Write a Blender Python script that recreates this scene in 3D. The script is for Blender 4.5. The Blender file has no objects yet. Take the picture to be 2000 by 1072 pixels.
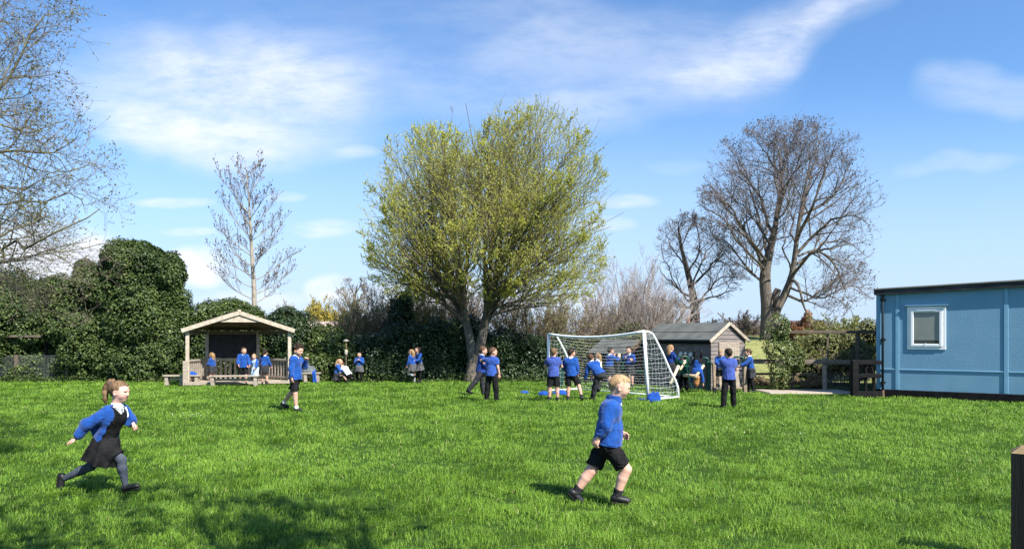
import bpy, math, random
import numpy as np
from mathutils import Vector, Matrix

# ------------------------------------------------------------------ camera, sky, sun, exposure
F = 1450.0; CX = 1000.0; HY = 655.0; HC = 1.6          # focal length, image centre and horizon in photo pixels, eye height
scene = bpy.context.scene
cam_d = bpy.data.cameras.new('camera'); cam = bpy.data.objects.new('camera', cam_d)
scene.collection.objects.link(cam); scene.camera = cam
cam.location = (0, 0, HC); cam.rotation_euler = (math.radians(90), 0, 0)
cam_d.sensor_width = 36; cam_d.lens = 36 * F / 2000; cam_d.shift_y = (HY - 536) / 2000
cam_d.clip_start = 0.1; cam_d.clip_end = 4000

AZ = math.radians(49); EL = math.radians(46)            # sun: to the right and behind the camera
SUN = Vector((math.cos(AZ) * math.cos(EL), -math.sin(AZ) * math.cos(EL), math.sin(EL)))
sun_d = bpy.data.lights.new('sun', 'SUN'); sun_d.energy = 5.0; sun_d.angle = math.radians(.5); sun_d.color = (1, .95, .87)
sun = bpy.data.objects.new('sun', sun_d); scene.collection.objects.link(sun)
sun.rotation_euler = SUN.to_track_quat('Z', 'Y').to_euler()
scene.view_settings.view_transform = 'Standard'; scene.view_settings.look = 'None'
scene.view_settings.exposure = 1.05; scene.view_settings.gamma = 1
scene.view_settings.use_curve_mapping = False
try:
    scene.cycles.max_bounces = 8; scene.cycles.transparent_max_bounces = 8
    scene.cycles.use_denoising = True
except Exception: pass

def build_world():
    w = bpy.data.worlds.new('World'); scene.world = w; w.use_nodes = True
    nt = w.node_tree; N = nt.nodes; Lk = nt.links; N.clear()
    def nd(t, **k):
        n = N.new(t)
        for a, b in k.items(): setattr(n, a, b)
        return n
    def val(x, sock):
        if isinstance(x, (int, float)): sock.default_value = x
        else: Lk.new(x, sock)
    def mth(op, a, b=0.0, c=0.0, clamp=False):
        n = nd('ShaderNodeMath', operation=op, use_clamp=clamp)
        val(a, n.inputs[0]); val(b, n.inputs[1]); val(c, n.inputs[2]); return n.outputs[0]
    out = nd('ShaderNodeOutputWorld'); bg = nd('ShaderNodeBackground'); Lk.new(bg.outputs[0], out.inputs[0])
    sky = nd('ShaderNodeTexSky', sky_type='NISHITA', sun_disc=False)
    sky.sun_elevation = EL; sky.sun_rotation = math.atan2(SUN.x, SUN.y)
    sky.air_density = 1.0; sky.dust_density = .6; sky.ozone_density = 2.2
    tc = nd('ShaderNodeTexCoord'); sp = nd('ShaderNodeSeparateXYZ'); Lk.new(tc.outputs['Generated'], sp.inputs[0])
    ay = mth('MAXIMUM', mth('ABSOLUTE', sp.outputs[1]), .08)
    u = mth('DIVIDE', sp.outputs[0], ay); v = mth('DIVIDE', sp.outputs[2], ay)
    cb = nd('ShaderNodeCombineXYZ'); Lk.new(u, cb.inputs[0]); Lk.new(v, cb.inputs[1])
    def noise(scale, detail, rough, sx=1, sy=1, rot=0, off=(0, 0, 0), dist=0):
        mp = nd('ShaderNodeMapping'); mp.inputs['Scale'].default_value = (sx, sy, 1)
        mp.inputs['Rotation'].default_value = (0, 0, rot); mp.inputs['Location'].default_value = off
        Lk.new(cb.outputs[0], mp.inputs[0])
        n = nd('ShaderNodeTexNoise'); n.inputs['Scale'].default_value = scale; n.inputs['Detail'].default_value = detail
        n.inputs['Roughness'].default_value = rough; n.inputs['Distortion'].default_value = dist
        Lk.new(mp.outputs[0], n.inputs['Vector']); return n.outputs['Fac']
    wx = mth('MULTIPLY', mth('SUBTRACT', noise(4, 3, .5), .5), .22)
    wy = mth('MULTIPLY', mth('SUBTRACT', noise(4, 3, .5, off=(7, 3, 1)), .5), .12)
    uu = mth('ADD', u, wx); vv = mth('ADD', v, wy)
    u2 = mth('ADD', u, mth('MULTIPLY', wx, .3)); v2 = mth('ADD', v, mth('MULTIPLY', wy, .3))
    def ell(px, py, rx, ry, ang, s, warp=True, edge=0.0):
        cx = (px - CX) / F; cy = (HY - py) / F; rx /= F; ry /= F; c, si = math.cos(ang), math.sin(ang)
        a, b = (uu, vv) if warp else (u2, v2)
        dx = mth('SUBTRACT', a, cx); dy = mth('SUBTRACT', b, cy)
        p = mth('DIVIDE', mth('ADD', mth('MULTIPLY', dx, c), mth('MULTIPLY', dy, si)), rx)
        q = mth('DIVIDE', mth('ADD', mth('MULTIPLY', dx, -si), mth('MULTIPLY', dy, c)), ry)
        d = mth('ADD', mth('MULTIPLY', p, p), mth('MULTIPLY', q, q))
        m = nd('ShaderNodeMapRange', interpolation_type='SMOOTHSTEP')
        Lk.new(d, m.inputs[0]); m.inputs[1].default_value = 1; m.inputs[2].default_value = edge
        m.inputs[3].default_value = 0; m.inputs[4].default_value = s
        return m.outputs[0]
    def total(ls):
        t = ls[0]
        for x in ls[1:]: t = mth('ADD', t, x)
        return t
    cir = total([ell(420, 190, 400, 170, -.12, .75), ell(340, 245, 280, 75, -.12, .55), ell(560, 130, 330, 120, -.1, .38),
                 ell(1180, 130, 480, 130, .10, .42), ell(1500, 75, 330, 80, .32, .62), ell(1640, 20, 170, 40, .5, .35), ell(1130, 235, 170, 70, 0, .38),
                 ell(1960, 170, 170, 60, .1, .40), ell(1880, 322, 150, 28, .1, .34), ell(700, 60, 700, 130, 0, .16),
                 ell(960, 20, 200, 40, 0, .2), ell(560, 300, 200, 40, 0, .2), ell(1330, 330, 80, 22, 0, .18)])
    n1 = noise(4.2, 10, .66, 1, 2.2, -.3, dist=.25); n2 = noise(9, 9, .70, 1, 4.0, -.42, (3, 1, 0), .35)
    nn = mth('ADD', mth('MULTIPLY', n1, 1.9), mth('MULTIPLY', n2, 1.5)); nn = mth('SUBTRACT', nn, .95, clamp=True)
    cir = mth('MULTIPLY', mth('MULTIPLY', cir, nn), .80)
    strips = total([ell(345, 397, 110, 13, .03, .75, False), ell(375, 452, 75, 12, 0, .75, False), ell(640, 448, 85, 22, 0, .8, False),
                    ell(565, 384, 55, 13, 0, .6, False), ell(1222, 406, 80, 18, .1, .7, False), ell(1180, 448, 75, 16, 0, .65, False),
                    ell(700, 298, 60, 16, 0, .5, False)])
    strips = mth('MULTIPLY', strips, mth('SUBTRACT', mth('MULTIPLY', noise(13, 7, .65, 1, 3), 2.3), .55, clamp=True))
    cum = total([ell(390, 520, 75, 48, 0, 1.5, False), ell(655, 560, 62, 36, 0, 1.3, False), ell(60, 500, 220, 75, 0, 1.4, False),
                 ell(190, 520, 90, 60, 0, 1.2, False), ell(500, 585, 170, 30, 0, .6, False), ell(850, 585, 260, 45, 0, .7, False),
                 ell(1150, 600, 200, 30, 0, .5, False)])
    cum = mth('MULTIPLY', cum, mth('SUBTRACT', mth('MULTIPLY', noise(11, 8, .58, 1, 1.5), 3.4), 1.0, clamp=True))
    cl = mth('ADD', mth('ADD', cir, strips), cum, clamp=True)
    cl = mth('MULTIPLY', cl, .9)
    # clear sky: the Nishita sky, a little lifted and paler towards the horizon
    el = mth('MAXIMUM', v, 0)
    low = nd('ShaderNodeMapRange', interpolation_type='SMOOTHSTEP'); Lk.new(el, low.inputs[0])
    low.inputs[1].default_value = 0; low.inputs[2].default_value = .36; low.inputs[3].default_value = .85; low.inputs[4].default_value = 0
    hsv = nd('ShaderNodeHueSaturation'); hsv.inputs['Saturation'].default_value = 1.02; hsv.inputs['Value'].default_value = 1.0
    Lk.new(sky.outputs[0], hsv.inputs['Color'])
    gain = nd('ShaderNodeMix', data_type='RGBA', blend_type='MULTIPLY'); gain.inputs[0].default_value = 1
    Lk.new(hsv.outputs[0], gain.inputs[6]); gain.inputs[7].default_value = SKYGAIN
    mh = nd('ShaderNodeMix', data_type='RGBA'); Lk.new(low.outputs[0], mh.inputs[0]); Lk.new(gain.outputs[2], mh.inputs[6])
    mh.inputs[7].default_value = SKYLOW
    mc = nd('ShaderNodeMix', data_type='RGBA'); Lk.new(cl, mc.inputs[0]); Lk.new(mh.outputs[2], mc.inputs[6])
    mc.inputs[7].default_value = SKYCLOUD
    Lk.new(mc.outputs[2], bg.inputs['Color']); bg.inputs['Strength'].default_value = .11
SKYGAIN = (.58, .78, .96, 1); SKYLOW = (2.8, 3.5, 4.75, 1); SKYCLOUD = (4.6, 4.8, 5.2, 1)
build_world()

# ------------------------------------------------------------------ helpers
COL = scene.collection
def P(px, py, Y): return np.array([(px - CX) * Y / F, Y, HC - (py - HY) * Y / F])
def G(px, py):
    Y = HC * F / (py - HY); return np.array([(px - CX) * Y / F, Y, 0.0])
def rng_(s): return np.random.default_rng(s)
def nrm(a): return a / np.maximum(np.linalg.norm(a, axis=-1, keepdims=True), 1e-9)

def vnoise(p, seed=0):
    """smooth value noise in -1..1 at points (...,3)"""
    p = np.asarray(p, np.float32); i = np.floor(p).astype(np.int64); f = p - i; f = f * f * (3 - 2 * f)
    def h(a, b, c):
        n = (a * 374761393 + b * 668265263 + c * 2147483647 + seed * 1274126177) & 0xffffffff
        n = ((n ^ (n >> 13)) * 1274126177) & 0xffffffff
        return ((n ^ (n >> 16)) & 0xffff).astype(np.float32) / 32767.5 - 1
    x, y, z = i[..., 0], i[..., 1], i[..., 2]; fx, fy, fz = f[..., 0], f[..., 1], f[..., 2]
    l = lambda a, b, t: a + (b - a) * t
    return l(l(l(h(x, y, z), h(x+1, y, z), fx), l(h(x, y+1, z), h(x+1, y+1, z), fx), fy),
             l(l(h(x, y, z+1), h(x+1, y, z+1), fx), l(h(x, y+1, z+1), h(x+1, y+1, z+1), fx), fy), fz)

def mesh_np(name, V, faces, attrs=None, smooth=True):
    """faces: list of (n,k) int arrays; attrs: name -> per-vertex float array or (n,3) colour array"""
    me = bpy.data.meshes.new(name); V = np.ascontiguousarray(V, np.float32)
    if not isinstance(faces, (list, tuple)): faces = [faces]
    faces = [np.asarray(f, np.int32) for f in faces if len(f)]
    idx = np.concatenate([f.ravel() for f in faces]); cnt = np.concatenate([np.full(len(f), f.shape[1], np.int32) for f in faces])
    st = np.concatenate([[0], np.cumsum(cnt)[:-1]]).astype(np.int32)
    me.vertices.add(len(V)); me.vertices.foreach_set('co', V.ravel())
    me.loops.add(len(idx)); me.loops.foreach_set('vertex_index', idx)
    me.polygons.add(len(cnt)); me.polygons.foreach_set('loop_start', st)
    try: me.polygons.foreach_set('loop_total', cnt)
    except Exception: pass
    me.polygons.foreach_set('use_smooth', np.full(len(cnt), smooth))
    for k, a in (attrs or {}).items():
        a = np.asarray(a, np.float32)
        if a.ndim == 1:
            at = me.attributes.new(k, 'FLOAT', 'POINT'); at.data.foreach_set('value', a)
        else:
            at = me.attributes.new(k, 'FLOAT_COLOR', 'POINT')
            at.data.foreach_set('color', np.concatenate([a, np.ones((len(a), 1), np.float32)], 1).ravel())
    me.update(calc_edges=True); me.validate(); return me

def obj(name, me, mat=None, parent=None, loc=None, rotz=0):
    o = bpy.data.objects.new(name, me); COL.objects.link(o)
    if mat is not None:
        for m in (mat if isinstance(mat, (list, tuple)) else [mat]): me.materials.append(m)
    if parent is not None: o.parent = parent
    if loc is not None: o.location = [float(x) for x in loc]
    o.rotation_euler = (0, 0, rotz); return o
def tag(o, label=None, cat=None, group=None, kind=None):
    for k, x in (('label', label), ('category', cat), ('group', group), ('kind', kind)):
        if x: o[k] = x
    return o
def thing(name, label, cat, loc=(0, 0, 0), rotz=0, group=None):
    o = bpy.data.objects.new(name, None); COL.objects.link(o); o.empty_display_size = .1
    o.location = [float(x) for x in loc]; o.rotation_euler = (0, 0, rotz); return tag(o, label, cat, group)
def dup(o, parent=None):
    c = o.copy(); COL.objects.link(c)
    if parent is not None: c.parent = parent
    for ch in o.children: dup(ch, c)
    return c

class MB:
    """collects boxes, bars and tubes into one mesh"""
    def __init__(s): s.V = []; s.Q = []; s.n = 0
    def add(s, V, Q):
        V = np.asarray(V, float); s.V.append(V); s.Q += [tuple(i + s.n for i in q) for q in Q]; s.n += len(V); return s
    def box(s, lo, hi, M=None, bev=0.0):
        (x0, y0, z0), (x1, y1, z1) = lo, hi
        if bev <= 0:
            V = [(x0,y0,z0),(x1,y0,z0),(x1,y1,z0),(x0,y1,z0),(x0,y0,z1),(x1,y0,z1),(x1,y1,z1),(x0,y1,z1)]
            Q = [(0,3,2,1),(4,5,6,7),(0,1,5,4),(1,2,6,5),(2,3,7,6),(3,0,4,7)]
        else:
            b = min(bev, (x1-x0)*.45, (y1-y0)*.45, (z1-z0)*.45); V = []; Q = []
            sx, sy, sz = (x0, x1), (y0, y1), (z0, z1); ids = {}
            for i in (0, 1):
                for j in (0, 1):
                    for k in (0, 1):
                        c = (sx[i], sy[j], sz[k]); d = (b if i == 0 else -b, b if j == 0 else -b, b if k == 0 else -b)
                        for a in range(3):
                            v = [c[0]+d[0], c[1]+d[1], c[2]+d[2]]; v[a] = c[a]; ids[i,j,k,a] = len(V); V.append(tuple(v))
            I = ids
            for a in range(3):
                u, w = [(1,2),(2,0),(0,1)][a]
                for s_ in (0, 1):
                    def key(p, q):
                        t = [0,0,0]; t[a] = s_; t[u] = p; t[w] = q; return I[tuple(t)+(a,)]
                    f = [key(0,0), key(1,0), key(1,1), key(0,1)]; Q.append(tuple(f if s_ else f[::-1]))
                for p in (0, 1):
                    for q in (0, 1):
                        def k2(e, ax):
                            t = [0,0,0]; t[a] = e; t[u] = p; t[w] = q; return I[tuple(t)+(ax,)]
                        f = [k2(0,u), k2(1,u), k2(1,w), k2(0,w)]
                        Q.append(tuple(f if p == q else f[::-1]))
            for i in (0,1):
                for j in (0,1):
                    for k in (0,1):
                        f = (I[i,j,k,0], I[i,j,k,1], I[i,j,k,2]); Q.append(f if (i+j+k) % 2 else f[::-1])
        V = np.array(V, float)
        if M is not None:
            A = np.array(M); V = V @ A[:3,:3].T + A[:3,3]
        return s.add(V, Q)
    def bar(s, a, b, w, t, up=(0,0,1), bev=0.0):
        """a box of width w (sideways) and thickness t (along up) from a to b"""
        a, b = np.array(a, float), np.array(b, float); d = b - a; L = np.linalg.norm(d); d /= L; up = np.array(up, float)
        if abs(d @ up) > .98: up = np.array((0., 1., 0.))
        y = nrm(np.cross(up, d)); z = np.cross(d, y); M = np.eye(4); M[:3,0] = d; M[:3,1] = y; M[:3,2] = z; M[:3,3] = a
        return s.box((0, -w/2, -t/2), (L, w/2, t/2), M, bev)
    def tube(s, pts, r, k=8, closed=False):
        pts = np.array(pts, float); n = len(pts); r = np.broadcast_to(r, (n,)); V = []; Q = []
        T = np.gradient(pts, axis=0) if not closed else np.roll(pts, -1, 0) - np.roll(pts, 1, 0)
        T = nrm(T); ref = np.array((0., 0., 1.)) if abs(T[0][2]) < .9 else np.array((0., 1., 0.))
        nn = nrm(np.cross(T[0], ref))
        for i in range(n):
            nn = nrm(nn - T[i] * (nn @ T[i])); bb = np.cross(T[i], nn)
            for j in range(k):
                a = 2 * math.pi * j / k; V.append(pts[i] + r[i] * (math.cos(a) * nn + math.sin(a) * bb))
        for i in range(n if closed else n - 1):
            i2 = (i + 1) % n
            for j in range(k): Q.append((i*k+j, i*k+(j+1)%k, i2*k+(j+1)%k, i2*k+j))
        if not closed: Q.append(tuple(range(k))[::-1]); Q.append(tuple((n-1)*k+j for j in range(k)))
        return s.add(V, Q)
    def poly(s, V, Q): return s.add(V, Q)
    def build(s, name, mat, parent=None, smooth=False, **kw):
        me = bpy.data.meshes.new(name); me.from_pydata([tuple(v) for v in np.concatenate(s.V)], [], s.Q); me.update()
        if smooth: me.polygons.foreach_set('use_smooth', [True] * len(me.polygons))
        return obj(name, me, mat, parent, **kw)

# ------------------------------------------------------------------ materials
def M(name, c1, c2=None, rough=.8, scale=6., detail=5, bump=0., bscale=None, spec=.3, stretch=(1, 1, 1), attr=None, trans=0., wave=None, lo=.35, hi=.65, metal=0., sheen=0., c3=None, dist=0.):
    m = bpy.data.materials.new(name); m.use_nodes = True; nt = m.node_tree; N = nt.nodes; Lk = nt.links
    b = N['Principled BSDF']; out = N['Material Output']
    b.inputs['Roughness'].default_value = rough; b.inputs['Specular IOR Level'].default_value = spec; b.inputs['Metallic'].default_value = metal
    if sheen: b.inputs['Sheen Weight'].default_value = sheen
    col4 = lambda c: (*c, 1)
    tc = N.new('ShaderNodeTexCoord'); mp = N.new('ShaderNodeMapping'); mp.inputs['Scale'].default_value = stretch
    Lk.new(tc.outputs['Object'], mp.inputs[0])
    nz = N.new('ShaderNodeTexNoise'); nz.inputs['Scale'].default_value = scale; nz.inputs['Detail'].default_value = detail
    nz.inputs['Distortion'].default_value = dist
    Lk.new(mp.outputs[0], nz.inputs['Vector'])
    src = None
    if c2 is not None:
        rp = N.new('ShaderNodeValToRGB'); rp.color_ramp.elements[0].position = lo; rp.color_ramp.elements[1].position = hi
        rp.color_ramp.elements[0].color = col4(c1); rp.color_ramp.elements[1].color = col4(c2)
        if c3 is not None:
            e = rp.color_ramp.elements.new((lo + hi) / 2); e.color = col4(c3)
        if attr:
            at = N.new('ShaderNodeAttribute'); at.attribute_name = attr; Lk.new(at.outputs['Fac'], rp.inputs[0])
        else: Lk.new(nz.outputs['Fac'], rp.inputs[0])
        src = rp.outputs[0]; Lk.new(src, b.inputs['Base Color'])
    elif attr:
        at = N.new('ShaderNodeAttribute'); at.attribute_name = attr; src = at.outputs['Color']; Lk.new(src, b.inputs['Base Color'])
    else: b.inputs['Base Color'].default_value = col4(c1)
    if bump:
        n2 = N.new('ShaderNodeTexNoise'); n2.inputs['Scale'].default_value = bscale or scale * 3; n2.inputs['Detail'].default_value = 6
        Lk.new(mp.outputs[0], n2.inputs['Vector'])
        bp = N.new('ShaderNodeBump'); bp.inputs['Strength'].default_value = 1; bp.inputs['Distance'].default_value = bump
        Lk.new(n2.outputs['Fac'], bp.inputs['Height']); Lk.new(bp.outputs[0], b.inputs['Normal'])
    if trans:
        tr = N.new('ShaderNodeBsdfTranslucent'); mx = N.new('ShaderNodeMixShader'); mx.inputs[0].default_value = trans
        if src is not None: Lk.new(src, tr.inputs['Color'])
        else: tr.inputs['Color'].default_value = col4(c1)
        Lk.new(b.outputs[0], mx.inputs[1]); Lk.new(tr.outputs[0], mx.inputs[2]); Lk.new(mx.outputs[0], out.inputs[0])
    return m
# ------------------------------------------------------------------ ground, grass, path, bank
def gz(x, y):
    x = np.asarray(x, float); y = np.asarray(y, float)
    p = np.stack([x * .35, y * .35, x * 0], -1); q = np.stack([x * 1.3, y * 1.3, x * 0 + 5], -1)
    k = np.clip((34 - y) / 6, 0, 1) * np.clip((16 - np.abs(x)) / 4, 0, 1)
    return (.018 * vnoise(p, 3) + .008 * vnoise(q, 4)) * k

m_soil = M('lawn_ground', (.020, .045, .008), (.045, .095, .014), rough=1, scale=9, detail=8, bump=.02, bscale=60, spec=.1)
def build_ground():
    xs = np.concatenate([[-1500, -400, -120, -50], np.arange(-24, 24.01, .4), [50, 120, 400, 1500]])
    ys = np.concatenate([[-1500, -300, -60, -20], np.arange(-6, 34.01, .4), [45, 70, 140, 400, 1500]])
    Xg, Yg = np.meshgrid(xs, ys, indexing='ij'); V = np.stack([Xg, Yg, gz(Xg, Yg) - .01], -1).reshape(-1, 3)
    n, m = len(xs), len(ys); i, j = np.meshgrid(np.arange(n-1), np.arange(m-1), indexing='ij'); a = (i*m+j).ravel()
    o = obj('ground', mesh_np('ground', V, np.stack([a, a+m, a+m+1, a+1], 1)), m_soil); tag(o, kind='structure')
build_ground()

def fold_leaf_faces(N):
    b = np.arange(N)[:, None] * 4
    return np.concatenate([b + np.array([[0, 1, 2]]), b + np.array([[0, 2, 3]])])

def build_grass():
    r = rng_(11); Vs = []; Rn = []
    rings = []
    y = 5.0
    while y < 26.2:
        y2 = y * 1.07; rings.append((y, min(y2, 26.2))); y = y2
    tot = 0; faces = []
    for (y0, y1) in rings:
        ym = (y0 + y1) / 2; half = .69 * y1 + 1.6; area = 2 * half * (y1 - y0)
        dens = 6500 * (5.2 / ym) ** 1.62; n = int(area * dens)
        x = r.uniform(-half, half, n); yy = r.uniform(y0, y1, n)
        q = np.stack([x * 1.6, yy * 1.6, x * 0], -1); q2 = np.stack([x * .5, yy * .5, x * 0 + 9], -1)
        tuft = vnoise(q * 2.3, 21); big = vnoise(q2, 22); fine = vnoise(q * 6, 23)
        keep = (r.random(n) < .66 + .42 * tuft + .30 * fine) & ~((x > 7.0) & (x < 9.45) & (yy > 20.3)) & (x - 9.65 < (19.6 - yy) / .59 * .807 + .0 + 99 * (yy < 15))
        keep &= ~((yy > 25.3) & (x < 5)) | (r.random(n) < .5)
        x, yy, tuft, big, fine = x[keep], yy[keep], tuft[keep], big[keep], fine[keep]; n = len(x)
        th = 1.5 * vnoise(np.stack([x * 1.7, yy * 1.7, x * 0 + 3], -1), 24) + 1.5 * fine + r.normal(0, 1.1, n) + .6
        h = (.050 + .022 * tuft + .010 * big) * r.uniform(.55, 1.35, n) * (1 + .012 * (ym - 5)); h = np.maximum(h, .018)
        lean = np.clip(r.normal(.9, .4, n) + .25 * tuft, .1, 1.7); w = r.uniform(.0024, .0048, n) * (ym / 5.2) ** .82
        dx, dy = np.cos(th), np.sin(th); z0 = gz(x, yy) - .008
        base = np.stack([x, yy, z0], 1); D = np.stack([dx, dy, dx * 0], 1); sa = th + r.normal(math.pi / 2, .6, n)
        Sd = np.stack([np.cos(sa), np.sin(sa), sa * 0], 1)
        mid = base + D * (h * lean * .35)[:, None]; mid[:, 2] += h * .62
        tip = base + D * (h * lean * 1.05)[:, None]; tip[:, 2] += h * (1.12 - .42 * np.minimum(lean, 1.2))
        V = np.stack([base - Sd * w[:, None] / 2, base + Sd * w[:, None] / 2, mid + Sd * w[:, None] * .42, mid - Sd * w[:, None] * .42, tip], 1)
        Vs.append(V.reshape(-1, 3))
        patch = vnoise(np.stack([x * .55, yy * .55, x * 0 + 7], -1), 31); p2 = vnoise(np.stack([x * 2.1, yy * 2.1, x * 0 + 7], -1), 32)
        p3 = vnoise(np.stack([x * 4.2, yy * 4.2, x * 0 + 2], -1), 33); c = .52 + .09 * patch + .13 * p2 + .13 * p3 + r.normal(0, .16, n); dry = r.random(n) < .018; c = np.where(dry, 1.0, np.clip(c, 0, .93))
        Rn.append(np.repeat(c, 5)); tot += n
    b = np.arange(tot)[:, None] * 5
    me = mesh_np('grass', np.concatenate(Vs), [b + np.array([[0, 1, 2, 3]]), b + np.array([[3, 2, 4]])], {'rnd': np.concatenate(Rn)}, smooth=False)
    m = M('grass_blade', (.056, .132, .010), (.224, .388, .038), rough=.55, spec=.25, attr='rnd', lo=.1, hi=.92, trans=.3)
    rp = [n for n in m.node_tree.nodes if n.type == 'VALTORGB'][0]; e = rp.color_ramp.elements.new(1.0); e.color = (.42, .42, .16, 1)
    tag(obj('grass', me, m), 'lush uneven green grass covering the school field', 'grass', kind='stuff')
    # daisies dotted in two patches
    V = []; fcs = []; k = 0
    for (cx, cy, sp, n) in ((365, 815, 40, 16), (400, 812, 30, 8), (1440, 842, 45, 14), (1560, 860, 60, 5), (820, 850, 200, 5)):
        for _ in range(n):
            g = G(cx + r.normal(0, sp * .5), cy + r.normal(0, 4)); a0 = r.uniform(0, 6.28); R = .008
            z = gz(g[0], g[1]) + r.uniform(.05, .085); t = r.normal(0, .3, 2)
            ring = [(g[0] + R * math.cos(a0 + j * .785), g[1] + R * math.sin(a0 + j * .785), z + R * (t[0] * math.cos(a0 + j * .785) + t[1] * math.sin(a0 + j * .785)) + (.002 if j % 2 else 0)) for j in range(8)]
            V += ring; fcs.append(tuple(range(k, k + 8))); k += 8
    me = mesh_np('daisies', np.array(V), np.array(fcs)); 
    tag(obj('daisies', me, M('daisy_petal', (.8, .8, .76), rough=.6)), 'scatter of tiny white daisies in the lawn', 'daisies', kind='stuff')
build_grass()

def build_bank():
    # rough grass slope rising behind the shed, up to a hedgerow
    m = M('rough_grass', (.15, .17, .05), (.30, .29, .11), rough=1, scale=2.2, detail=9, bump=.15, bscale=7, c3=(.22, .235, .075))
    xs = np.linspace(2, 60, 60); ys = np.concatenate([np.linspace(23.5, 50, 40), [70, 120]])
    Xg, Yg = np.meshgrid(xs, ys, indexing='ij'); t = np.clip((Yg - 24) / 18, 0, 1); e = np.clip((Xg - 2) / 4, 0, 1)
    Z = -.03 + e * (1.62 * t * t * (3 - 2 * t)) + .06 * vnoise(np.stack([Xg * .6, Yg * .6, Xg * 0], -1), 8) * t
    V = np.stack([Xg, Yg, Z], -1).reshape(-1, 3); n, k = Xg.shape; i, j = np.meshgrid(np.arange(n-1), np.arange(k-1), indexing='ij'); a = (i*k+j).ravel()
    tag(obj('grass_bank', mesh_np('grass_bank', V, np.stack([a, a+k, a+k+1, a+1], 1)), m), kind='structure')
build_bank()

m_path = M('path_gravel', (.30, .25, .20), (.42, .36, .29), rough=.95, scale=30, bump=.01, bscale=120)
pb = MB(); pb.box((7.1, 20.45, -.05), (9.5, 21.7, .03), bev=.02); tag(pb.build('path', m_path), kind='structure')

# ------------------------------------------------------------------ materials for timber and paint
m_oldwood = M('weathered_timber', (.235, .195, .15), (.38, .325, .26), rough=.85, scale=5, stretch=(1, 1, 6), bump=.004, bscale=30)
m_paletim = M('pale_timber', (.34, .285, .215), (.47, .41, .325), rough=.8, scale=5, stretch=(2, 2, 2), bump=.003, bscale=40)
m_darkfelt = M('dark_board', (.015, .016, .018), (.032, .033, .035), rough=.9, scale=4)
m_greywood = M('grey_brown_boards', (.118, .102, .094), (.22, .194, .18), rough=.85, scale=3, stretch=(1, 1, 9), bump=.004, bscale=20, c3=(.168, .146, .136))
m_felt = M('grey_roof_felt', (.085, .090, .085), (.135, .14, .13), rough=.95, scale=2.5, bump=.004, bscale=90)
m_black = M('black_stain', (.004, .004, .005), (.010, .010, .010), rough=.8, spec=.15, scale=6, bump=.003)
m_fencewood = M('dark_weathered_rail', (.075, .058, .042), (.15, .12, .09), rough=.9, scale=4, stretch=(1.5, 1.5, 6), bump=.004)
m_midwood = M('grey_brown_rail', (.13, .105, .08), (.235, .195, .15), rough=.9, scale=4, stretch=(1.5, 1.5, 6), bump=.004)
m_green = M('dark_green_paint', (.006, .040, .030), (.012, .060, .045), rough=.45, scale=8)

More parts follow.
